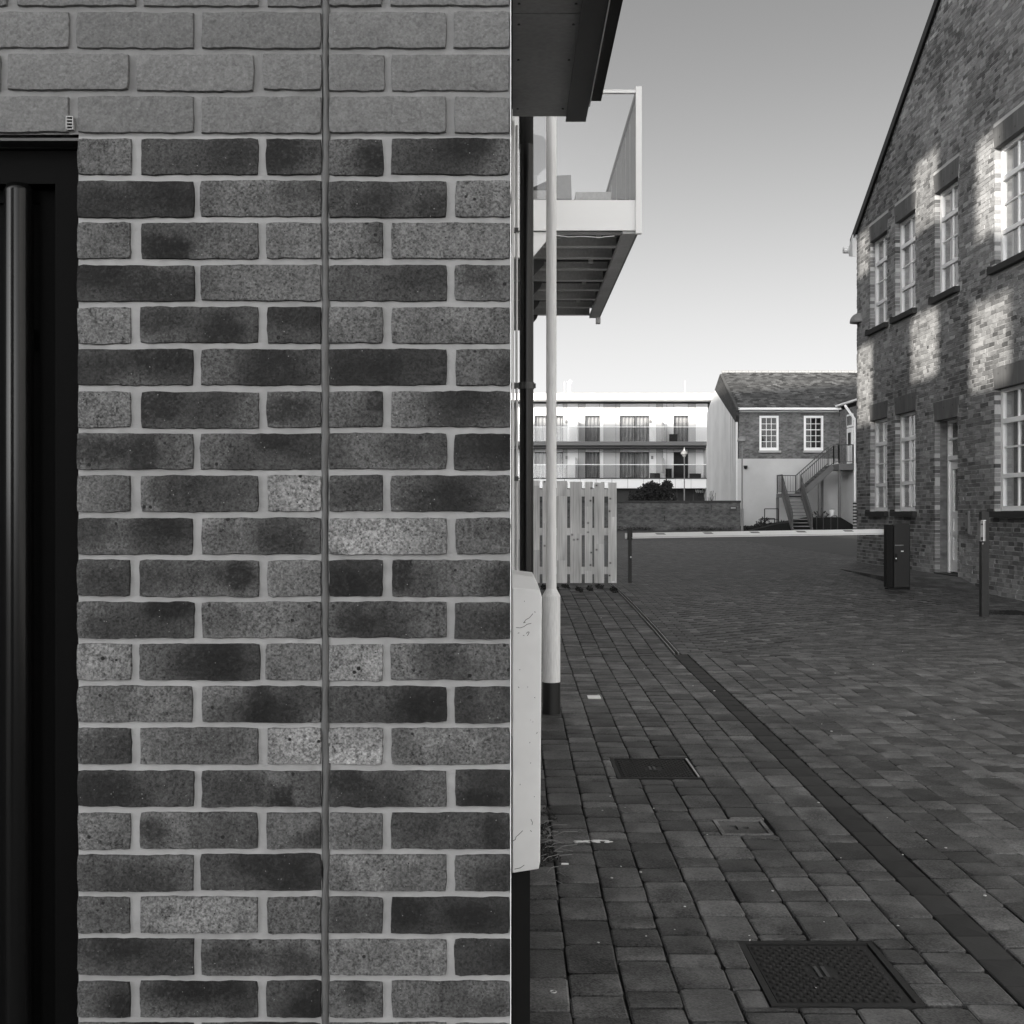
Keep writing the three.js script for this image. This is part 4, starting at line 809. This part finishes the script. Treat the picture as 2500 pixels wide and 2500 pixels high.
  const n1 = 11; for (let q = 0; q < n1; q++) { const f = (q + 0.5) / n1; mesh('tread', bx(xa + 0.05, xb - 0.05, yB + (yT - yB) * f - 0.03, yB + (yT - yB) * f + 0.02, dB + (dT - dB) * f - 0.13, dB + (dT - dB) * f + 0.13), std(0.24, 0.8, { map: T.stain }), s); }
  for (const x of [xa, xb]) mesh('stringer', bar(V(x, yB + 0.0, dB - 0.1), V(x, yT, dT), 0.05, 0.28), sm, s);
  mesh('half_landing', bx(xa - 0.05, xb + 0.1, yT - 0.2, yT, dT, 66.2), sm, s);
  const xc = 17.5, yL = E(2.58);
  const n2 = 9; for (let q = 0; q < n2; q++) { const f = (q + 0.5) / n2; mesh('tread', bx(xb + (xc - xb) * f - 0.12, xb + (xc - xb) * f + 0.12, yT + (yL - yT) * f - 0.02, yT + (yL - yT) * f + 0.02, 65.05, 66.1), std(0.2, 0.8, { map: T.stain }), s); }
  for (const d of [65.0, 66.15]) mesh('stringer', bar(V(xb, yT - 0.1, d), V(xc, yL - 0.1, d), 0.05, 0.3), sm, s);
  mesh('landing', bx(xc, 18.3, yL - 0.32, yL, 63.9, 66.2), sm, s);
  for (const [x, d] of [[16.75, 65.1], [17.1, 65.9], [xa, 66.1], [17.6, 64.2]]) mesh('column', bx(x - 0.07, x + 0.07, gy(x, d) - 0.05, x < 15 ? yT - 0.2 : x < 17 ? yT + (yL - yT) * (x - xb) / (xc - xb) - 0.1 : yL - 0.32, d - 0.07, d + 0.07), sm, s);
  const rails = [[V(xa, yB + 1, dB), V(xa, yT + 1, dT)], [V(xb, yB + 1, dB), V(xb, yT + 1, dT)], [V(xa, yT + 1.02, dT), V(xa, yT + 1.02, 66.2)], [V(xa, yT + 1.02, 66.2), V(xb, yT + 1.02, 66.2)], [V(xb, yT + 1.02, 65.0), V(xc, yL + 1.02, 65.0)], [V(xb, yT + 1.02, 66.15), V(xc, yL + 1.02, 66.15)], [V(xc, yL + 1.02, 65.0), V(xc, yL + 1.02, 63.95)], [V(xc, yL + 1.02, 63.95), V(18.25, yL + 1.02, 63.95)]];
  rails.forEach(([a, b]) => {
    mesh('handrail', bar(a, b, 0.05), rm, s);
    const dn = new THREE.Vector3(0, -0.9, 0), n = Math.max(3, Math.round(a.distanceTo(b) / 0.14)), bal = [];
    for (let q = 1; q < n; q++) { const p = a.clone().lerp(b, q / n); bal.push(bar(p, p.clone().add(dn), 0.016)); }
    bal.push(bar(a.clone().add(dn), b.clone().add(dn), 0.03));
    mesh('balusters', bal, rm, s);
    for (const p of [a, b]) mesh('newel', bar(p.clone().add(new THREE.Vector3(0, 0.02, 0)), p.clone().add(new THREE.Vector3(0, -1.0, 0)), 0.055), rm, s);
  });
  for (const x of [xa, xb]) mesh('side_mesh', extrudeDY([[dB, yB + 0.05], [dT, yT + 0.05], [dT, yT + 0.75], [dB, yB + 0.75]], x - 0.005, x + 0.005), std(0.09, 0.6), s);
  // handrails of a low ramp, hoops, bucket, planting
  const hr = thing('ramp_handrail', 'low black tubular handrails left of the outdoor stairs', 'handrail');
  for (const [xx, y, h, d] of [[13.85, 1.1, 1.15, 65.5], [13.45, 0.75, 0.8, 64.6]]) mesh('loop', [bar(V(xx, 0.45, d), V(xx, y + h * 0.5, d), 0.045), bar(V(xx, y + h * 0.5, d), V(xx + 0.75, y + h * 0.5, d), 0.045), bar(V(xx + 0.75, y + h * 0.5, d), V(xx + 0.75, 0.45, d), 0.045), bar(V(xx, y, d), V(xx + 0.75, y, d), 0.035)], M.black, hr);
  for (const [xx, lab] of [[16.2, 'bent steel cycle hoop nearest the stairs'], [16.95, 'bent steel cycle hoop below the landing, away from the stairs']]) {
    const d = 62.4, y = gy(xx, d);
    tag(mesh('cycle_hoop', tube([V(xx - 0.16, y, d + 0.5), V(xx - 0.16, y + 0.72, d + 0.5), V(xx - 0.1, y + 0.82, d + 0.4), V(xx + 0.02, y + 0.82, d + 0.1), V(xx + 0.06, y + 0.72, d), V(xx + 0.06, y, d)], 0.022, 8), M.darkSteel), lab, 'cycle stand', 'cycle hoops under the stairs');
  }
  { const b = thing('bucket', 'pale plastic bucket on the planting bed under the stairs', 'bucket'), g = new THREE.LatheGeometry([[0.001, 0], [0.11, 0], [0.15, 0.34], [0.16, 0.34], [0.16, 0.36], [0.14, 0.36], [0.1, 0.03], [0.001, 0.03]].map(p => new THREE.Vector2(...p)), 20); g.translate(X(2041) - 0.9, 1.26, -64.4); mesh('body', g, M.white, b); mesh('handle', tube([V(X(2041) - 1.06, 1.6, 64.4), V(X(2041) - 0.95, 1.68, 64.35), V(X(2041) - 0.8, 1.66, 64.35), V(X(2041) - 0.74, 1.6, 64.4)], 0.008, 5), M.greySteel, b); }
}
// leafy plants --------------------------------------------------
function leafCloud(list, n, size) {     // list of [x, y, depth, rx, ry, rd]
  const pos = [], nor = [];
  const a = new THREE.Vector3(), u = new THREE.Vector3(), w = new THREE.Vector3();
  for (let k = 0; k < n; k++) {
    const [x, y, d, rx, ry, rd] = pick(list);
    let ax, ay, az; do { ax = rr(-1, 1); ay = rr(-1, 1); az = rr(-1, 1); } while (ax * ax + ay * ay + az * az > 1);
    const f = 0.75 + 0.5 * vnoise(ax * 3 + x * 5 + 50, ay * 3 + az * 2 + 50, 1e6, 9);
    a.set(x + ax * rx * f, y + ay * ry * f, -d + az * rd * f);
    u.set(rr(-1, 1), rr(-1, 1), rr(-1, 1)).normalize().multiplyScalar(size * rr(0.6, 1.4)); w.set(rr(-1, 1), rr(-1, 1), rr(-1, 1)).cross(u).normalize().multiplyScalar(size * 0.5);
    const q = [a.clone(), a.clone().addScaledVector(u, 0.5).add(w), a.clone().add(u), a.clone().addScaledVector(u, 0.5).sub(w)];
    for (const i of [0, 1, 2, 0, 2, 3]) pos.push(q[i].x, q[i].y, q[i].z);
  }
  const g = new THREE.BufferGeometry(); g.setAttribute('position', new THREE.Float32BufferAttribute(pos, 3)); g.computeVertexNormals(); return muv(g);
}
{
  const low = [], bed = []; for (let q = 0; q < 26; q++) { const x = rr(12.4, 18.2), h = x > 13.6 && x < 18 ? rr(0.2, 0.55) : 0.15; low.push([x, gy(x, 66) + h * 0.5, rr(65.2, 66.6), rr(0.2, 0.5), h, 0.3]); }
  low.push([17.0, 1.1, 65.8, 0.5, 0.6, 0.3], [16.6, 0.9, 65.6, 0.6, 0.5, 0.3]);
  const p = thing('planting_bed', 'dark low shrubs and ivy along the foot of the render', 'plants');
  mesh('foliage', leafCloud(low, 5200, 0.1), M.leaf, p); mesh('soil_bank', extrudeXY([[12.6, 0.45], [18.3, 0.45], [18.3, 0.8], [17.6, 1.22], [16.4, 1.2], [15.0, 0.95], [14.2, 0.85], [13.2, 0.6]], 64.0, 66.9), M.soil, p);
  const bush = thing('round_bush', 'dark round bush standing above the boundary wall', 'bush');
  const c = [[7.95, E(0.95), 68.5, 0.9, 0.75, 0.8], [7.4, E(0.75), 68.5, 0.75, 0.6, 0.7], [8.6, E(0.8), 68.5, 0.85, 0.65, 0.7], [8.85, E(1.35), 68.5, 0.35, 0.45, 0.3], [8.0, E(1.35), 68.4, 0.6, 0.4, 0.5]];
  mesh('foliage', leafCloud(c, 7000, 0.1), M.leaf, bush); mesh('stem', [bar(V(8, 0.4, 68.5), V(8, E(0.6), 68.5), 0.12), bar(V(7.9, E(0.1), 68.5), V(8.7, E(0.9), 68.5), 0.06), bar(V(8, E(0.1), 68.5), V(7.4, E(0.8), 68.5), 0.06)], M.leaf, bush);
  const tw = thing('twiggy_shrub', 'bare twiggy shrub beside the gable wall, above the boundary wall', 'shrub');
  const tg = []; for (let q = 0; q < 26; q++) { const b = V(11.2 + rr(-0.1, 0.3), 0.6, 68 + rr(-0.2, 0.2)), e = V(11.0 + rr(-0.55, 0.6), E(rr(0.5, 1.25)), 68 + rr(-0.3, 0.3)); tg.push(bar(b, e, 0.018)); }
  mesh('twigs', tg, M.leaf, tw);
  const cr = []; for (let q = 0; q < 20; q++) cr.push([rr(2, 12.4), gy(5, 66) + 0.05, 65.85, 0.35, 0.14, 0.1]);
  tag(mesh('wall_foot_weeds', leafCloud(cr, 900, 0.06), M.leaf), 'ragged dark weeds along the foot of the boundary wall', 'weeds').userData.kind = 'stuff';
}
// boundary wall ---------------------------------------------------
{
  const t = thing('boundary_wall', 'low brown brick boundary wall with dark coping behind the boom', 'wall');
  mesh('brickwork', bx(-1, 12.62, 0.3, E(0.52), 66, 66.24), M.wallBrick, t);
  for (let x = -1; x < 12.6; x += 0.6) mesh('coping', bx(x + 0.003, Math.min(12.64, x + 0.597), E(0.522), E(0.63), 65.95, 66.29), M.coping, t);
  const k = 66 / 2917; mesh('plaque', [bx((1781 - 1250) * k, (1799 - 1250) * k, E(0.05), E(0.3), 65.97, 65.995)], M.darkSteel, t, 'small dark name plaque'); mesh('plaque_text', bx((1784 - 1250) * k, (1796 - 1250) * k, E(0.2), E(0.25), 65.964, 65.969), M.paleSteel, t);
  mesh('weep_crack', [bx(8.4, 8.43, E(-0.5), E(-0.2), 65.994, 65.999), bx(11.0, 11.02, E(0.1), E(0.4), 65.994, 65.999)], M.blackMatt, t);
}
function lampPost(x, d, h, label) {
  const t = thing('court_lamp', label, 'lamp post', 'tall court lamps'), y = gy(x, d);
  mesh('pole', [cyl(x, d, y - 0.05, y + 1.2, 0.075, 0.075, 16), cyl(x, d, y + 1.2, y + h, 0.045, 0.04, 14)], std(0.22, 0.5), t);
  const g = new THREE.SphereGeometry(0.27, 20, 10, 0, Math.PI * 2, 0, Math.PI * 0.5); g.translate(x, y + h + 0.05, -d); mesh('hood', g, M.greySteel, t);
  mesh('lamp_glass', cyl(x, d, y + h - 0.14, y + h + 0.06, 0.1, 0.2, 16), std(0.3, 0.4), t);
  return t;
}
lampPost(12.33, 64, 4.75, 'grey lamp post with round hood in front of the rendered house');
{ const o = lampPost(12.55, 87, 5.1, 'slim lamp post with pointed hood before the white flats'); const g = new THREE.ConeGeometry(0.06, 0.3, 10); g.translate(12.55, gy(12, 87) + 5.55, -87); mesh('finial', g, M.paleSteel, o); }
// ---------------------------------------------------------------- the white flats far behind
{
  const D = 93, k = D / 2917, X = v => (v - 1250) * k, Y = v => E((1250 - v) * k);
  const t = thing('white_flats', 'white three-storey flats with glass balconies far behind the fence', 'building');
  mesh('core', [bx(-6, X(1735), Y(1195), Y(982), D + 0.35, D + 8), bx(-6, X(1735), 0.3, Y(1195), D + 2.5, D + 8)], M.room, t);
  mesh('parapet', [bx(-6, X(1741), Y(981), Y(964), D - 1.55, D + 8)], M.white, t);
  mesh('parapet_cap', [bx(-6.05, X(1741) + 0.05, Y(964) + 0.002, Y(962.6), D - 1.6, D + 8)], M.greySteel, t);
  const P = (a, b, ya, yb, c, name = 'cladding_panel') => mesh(name, bx(X(a) + 0.012, X(b) - 0.012, Y(yb) + 0.012, Y(ya) - 0.012, D, D + 0.05), std(c, 0.6), t);
  const cuts = [1262, 1285, 1305, 1335, 1360, 1374.5, 1384.5, 1412, 1429, 1464, 1474, 1503.7, 1513.6, 1584.5, 1603, 1618, 1628, 1645, 1680, 1698, 1728];
  const isWin = a => [1305, 1335, 1360, 1429, 1513.6, 1645].includes(a);
  const shade = [0.8, 0.8, 0, 0, 0, 0.5, 0.8, 0.5, 0, 0.8, 0.5, 0.5, 0, 0.8, 0.5, 0.8, 0.8, 0, 0.5, 0.8];   // white and grey cladding boards, the same on every storey
  for (let q = 0; q < cuts.length - 1; q++) {
    const a = cuts[q], b = cuts[q + 1];
    if (isWin(a)) { P(a, b, 985, 1015, 0.8); P(a, b, 1096, 1104, 0.8); continue; }
    for (const [ya, yb] of [[985, 1015], [1015, 1081], [1096, 1104], [1104, 1168]]) P(a, b, ya, yb, shade[q]);
  }
  function win(a, b, y0, y1, panes, cur) {
    const w = sub('window', t), f = 0.07, pw = (X(b) - X(a)) / panes, fr = [bx(X(a), X(b), Y(y0) - f, Y(y0), D - 0.02, D + 0.1), bx(X(a), X(b), Y(y1), Y(y1) + f, D - 0.02, D + 0.1)];
    for (let q = 0; q <= panes; q++) fr.push(bx(X(a) + q * pw - (q ? f / 2 : 0), X(a) + q * pw + (q < panes ? f / 2 : 0), Y(y1) + f, Y(y0) - f, D - 0.02, D + 0.1));
    mesh('frame', fr, M.darkSteel, w);
    for (let q = 0; q < panes; q++) { const g = new THREE.PlaneGeometry(pw - f, Y(y0) - Y(y1) - 2 * f); g.translate(X(a) + (q + 0.5) * pw, (Y(y0) + Y(y1)) / 2, -D - 0.05); mesh('pane', g, M.clearGlass, w); }
    if (cur) { const g = new THREE.PlaneGeometry(X(b) - X(a), Y(y0) - Y(y1), 40, 1), p = g.attributes.position; for (let i = 0; i < p.count; i++) p.setZ(i, 0.05 * Math.sin(p.getX(i) * 22) + 0.02 * Math.sin(p.getX(i) * 51)); g.computeVertexNormals(); g.translate((X(a) + X(b)) / 2, (Y(y0) + Y(y1)) / 2, -D - 0.22); mesh('curtain', muv(g), M.curtain, w); }
  }
  for (const [a, b, n, c, c2] of [[1305, 1335, 1, 1, 1], [1335, 1374.5, 1, 1, 1], [1429, 1464, 1, 1, 1], [1513.6, 1584.5, 2, 1, 1], [1645, 1680, 1, 1, 0]]) { win(a, b, 1015, 1081, n, c); win(a, b, 1104, 1168, n, c2); }
  // balconies: slabs, glass fronts, dividers
  mesh('upper_slab', [bx(-6, X(1735), Y(1090), Y(1080.5), D - 1.6, D - 0.004)], std(0.14, 0.7), t);
  mesh('slab_soffit', [bx(-6, X(1722), Y(1096), Y(1091), D - 1.3, D - 0.004)], M.darkSteel, t);
  mesh('lower_slab', bx(-6, X(1718), Y(1170), Y(1168), D - 1.62, D - 0.004), M.darkSteel, t);
  for (const [a, b] of [[1262, 1306], [1306.5, 1350], [1350.5, 1410], [1410.5, 1470], [1470.5, 1513], [1513.5, 1565], [1565.5, 1615], [1615.5, 1679], [1679.5, 1726]]) { mesh('glass_front', bx(X(a), X(b), Y(1080), Y(1046.5), D - 1.58, D - 1.565), M.clearGlass, t); mesh('top_rail', bx(X(a), X(b), Y(1046.5), Y(1045), D - 1.6, D - 1.55), M.white, t); }
  for (const [a, b] of [[1262, 1340], [1340.5, 1440], [1440.5, 1513], [1513.5, 1615], [1615.5, 1716]]) { mesh('glass_front', bx(X(a), X(b), Y(1168), Y(1137), D - 1.58, D - 1.565), M.clearGlass, t); mesh('top_rail', bx(X(a), X(b), Y(1137), Y(1135.4), D - 1.6, D - 1.55), M.white, t); }
  for (const [v, y0, y1] of [[1410.5, 1080, 1030], [1616, 1080, 1030], [1405, 1168, 1117], [1617, 1168, 1117]]) mesh('balcony_divider', extrudeDY([[D - 1.5, Y(y0)], [D, Y(y0)], [D, Y(y1)], [D - 0.8, Y(y1) - 0.1], [D - 1.5, Y(y1 + 12)]], X(v) - 0.03, X(v) + 0.03), std(0.45, 0.7), t);
  for (let q = 0; q < 12; q++) { const a = 1262 + q * 38; mesh('band_panel', bx(X(a) + 0.012, X(Math.min(a + 38, 1717)) - 0.012, Y(1193), Y(1170.5), D - 1.55, D - 1.5), M.white, t); }
  mesh('end_pier', [bx(X(1717.5), X(1727), 0.3, Y(1090.5), D - 1.5, D + 0.3), bx(X(1727.2), X(1737), 0.3, Y(1078), D - 1.4, D + 0.3)], std(0.5, 0.7), t);
  mesh('wall_light', [[1373 + 9, 1029], [1588, 1029], [1383, 1117], [1592, 1117]].map(([a, y]) => bx(X(a) - 0.08, X(a) + 0.08, Y(y) - 0.12, Y(y) + 0.12, D - 0.12, D - 0.002)), M.greySteel, t);
  // dark shopfront
  mesh('shopfront', [bx(-6, X(1717), 0.35, Y(1194), D - 0.3, D - 0.2)], std(0.02, 0.3), t);
  mesh('shopfront_bars', [1300, 1400, 1500, 1560, 1612, 1650, 1690].map(v => bx(X(v), X(v) + 0.08, 0.4, Y(1195), D - 0.36, D - 0.31)), std(0.05, 0.5), t);
  const aerial = [bar(V(X(1392), Y(962), D), V(X(1392), Y(926), D), 0.06), bar(V(X(1386), Y(962), D), V(X(1386), Y(930), D), 0.05), bar(V(X(1378), Y(962), D), V(X(1378), Y(932), D), 0.05), bar(V(X(1384), Y(931), D), V(X(1397), Y(931), D), 0.05), bar(V(X(1385), Y(936), D), V(X(1396), Y(936), D), 0.05), bar(V(X(1672), Y(962), D), V(X(1672), Y(930), D), 0.05)];
  mesh('roof_aerials', aerial, std(0.6, 0.5), t);
  const font = await new FontLoader().loadAsync('fonts/droid/droid_sans_bold.typeface.json');
  const word = (txt, size, x, y, d, m, label) => { const g = new TextGeometry(txt, { font, size, depth: 0.05, curveSegments: 4 }); g.translate(x, y, -d); return mesh('sign_lettering', g, m, t, label); };
  word('CO', 0.46, X(1620), Y(1220), D - 0.37, std(0.26, 0.6), 'large grey letters CO on the shopfront');
  word('Welcome', 0.26, X(1695), Y(1203.5), D - 0.37, M.white, 'white word Welcome on the shopfront');
  for (const [v, y0, y1, w, name, lab, c] of [[1640, 1080, 1062, 18, 'balcony_chest', 'black storage chest on the upper balcony of the white flats', 0.02], [1629, 1168, 1145, 13, 'balcony_cupboard', 'black upright cupboard on the lower balcony of the white flats', 0.02], [1597, 1168, 1156, 26, 'balcony_bench', 'low dark bench on the lower balcony beside the white box', 0.03], [1613, 1167.5, 1157, 11, 'storage_box', 'white lidded box on the lower balcony beside the black cupboard', 0.6], [1693, 1168, 1157, 26, 'balcony_sofa', 'low dark sofa at the right end of the lower balcony', 0.025]]) {
    const o = thing(name, lab, 'furniture'); const d = name === 'storage_box' ? D - 1.45 : D - 1.1;
    mesh('body', bx(X(v - w / 2), X(v + w / 2), Y(y0), Y(y1) - 0.04, d, d + 0.4), std(c, 0.8), o); mesh('lid', bx(X(v - w / 2) - 0.02, X(v + w / 2) + 0.02, Y(y1) - 0.04, Y(y1), d - 0.02, d + 0.42), std(c * 1.3, 0.7), o);
  }
}
// ---------------------------------------------------------------- small things on the paving
{
  const w = thing('weed_clump', 'dry straggling weeds and moss at the foot of the meter box', 'weeds');
  const blades = []; for (let q = 0; q < 30; q++) { const d = rr(4.75, 5.7), x = rr(0.10, 0.19) - 0.0, y = gy(x, d), h = rr(0.005, 0.025), lx = rr(-0.03, 0.12), ld = rr(-0.09, 0.09); blades.push(tube([V(x, y, d), V(x + lx * 0.4, y + h, d + ld * 0.4), V(x + lx, y + h * rr(0.3, 1.1), d + ld)], 0.0011, 4)); }
  mesh('dry_stems', blades, M.dryGrass, w);
  const ms = []; for (let q = 0; q < 22; q++) ms.push([rr(0.11, 0.2), 0.03, rr(4.9, 6.1), 0.03, 0.01, 0.06]); mesh('moss', leafCloud(ms, 1500, 0.012), M.leaf, w);
  const fl = []; for (let q = 0; q < 46; q++) { const d = 3.6 + 12 * rnd() ** 1.2, x = rr(0.05, 0.42) * d, y = gy(x, d) + 0.004, s = rr(0.0025, 0.006) * (1 + d * 0.09); const g = new THREE.IcosahedronGeometry(s, 0); g.scale(1, 0.3, rr(0.4, 1)); g.rotateY(rr(0, 6)); g.translate(x, y, -d); fl.push(g); }
  const l = mesh('litter_specks', fl, std(0.6, 0.9)); tag(l, 'pale specks of grit and petals scattered over the paving', 'litter'); kind(l, 'stuff');
  const c = cylH(0.221, 4.99, 0.03); tag(mesh('cigarette_end', c, M.white), 'white cigarette end beside the weeds', 'cigarette end');
  function cylH(x, d, len) { const g = new THREE.CylinderGeometry(0.004, 0.004, len, 10); g.rotateZ(Math.PI / 2); g.translate(x, gy(x, d) + 0.006, -d); return g; }
  const drop = []; for (let q = 0; q < 16; q++) { const g = new THREE.IcosahedronGeometry(rr(0.005, 0.013), 1); g.scale(1.8, 0.18, 0.8); g.translate(0.36 + rr(-0.075, 0.09), gy(0.3, 5.3) + 0.003, -5.32 + rr(-0.02, 0.02)); drop.push(g); }
  const dd = tag(mesh('white_splash', drop, std(0.75, 0.9)), 'white crusty splash on the edge of a paving block near the weeds', 'splash'); kind(dd, 'stuff');
  const tile = thing('marker_tile', 'small white square marker tile set in the paving', 'tile'); mesh('tile', bx(0.574, 0.672, gy(0.6, 9.07) - 0.01, gy(0.6, 9.07) + 0.004, 9.0, 9.14), M.white, tile);
  const gm = []; for (let q = 0; q < 9; q++) gm.push([0.15 + q * 0.17, gy(0.8, 18.6), rr(17.6, 18.8), 0.05, 0.05, 0.35]); const gw = tag(mesh('fence_foot_weeds', leafCloud(gm, 1400, 0.03), M.leaf), 'tufts of weeds in the paving joints before the timber fence', 'weeds'); kind(gw, 'stuff');
  const ring = new THREE.TorusGeometry(0.009, 0.0022, 6, 16); ring.rotateX(Math.PI / 2); ring.translate(0.128, gy(0.1, 3.72) + 0.004, -3.72); tag(mesh('ring_pull', ring, M.paleSteel), 'tiny ring pull lying on the paving by the black duct', 'litter');
}
// ---------------------------------------------------------------- buildings outside the picture that shade and light the court
{
  const w = std(0.82, 0.9, { map: T.render });
  const a = thing('white_terrace', 'sunlit white rendered terrace behind the photographer on the right', 'building');
  mesh('walls', extrudeDY([[-26, 0], [7.6, 0], [7.6, 9], [-26, 9]], 9.2, 9.5), w, a);
  mesh('body', bx(9.5, 15, 0, 9, -26, 7.6), w, a); mesh('roof', extrudeXY([[9.0, 9], [15.2, 9], [12.1, 11.4]], -26, 7.7), M.slateBase, a);
  for (let q = 0; q < 8; q++) for (const y of [1, 4, 6.8]) mesh('window', bx(9.17, 9.199, y, y + 1.4, -24 + q * 3.9, -23 + q * 3.9), M.blackGloss, a);
  const b = thing('brick_house', 'brick house behind the photographer on the left', 'building');
  mesh('walls', bx(-11, -5, 0, E(4.6), -13, -8), M.farBrick, b); mesh('roof', extrudeDY([[-13.2, E(4.6)], [-7.8, E(4.6)], [-10.5, E(6.2)]], -11.2, -4.8), M.slateBase, b);
  const c = thing('tall_terrace', 'tall stepped brick terrace hidden behind the corner building', 'building');
  mesh('walls', extrudeDY([[3, 0], [74, 0], [74, E(12.3)], [53, E(18.2)], [52.5, E(14)], [46, E(14)], [45.8, E(17)], [32.7, E(17)], [17, E(23)], [16.8, E(9.5)], [3, E(9.5)]], -13.4, -12), M.farBrick, c);
}
renderer.render(scene, camera);
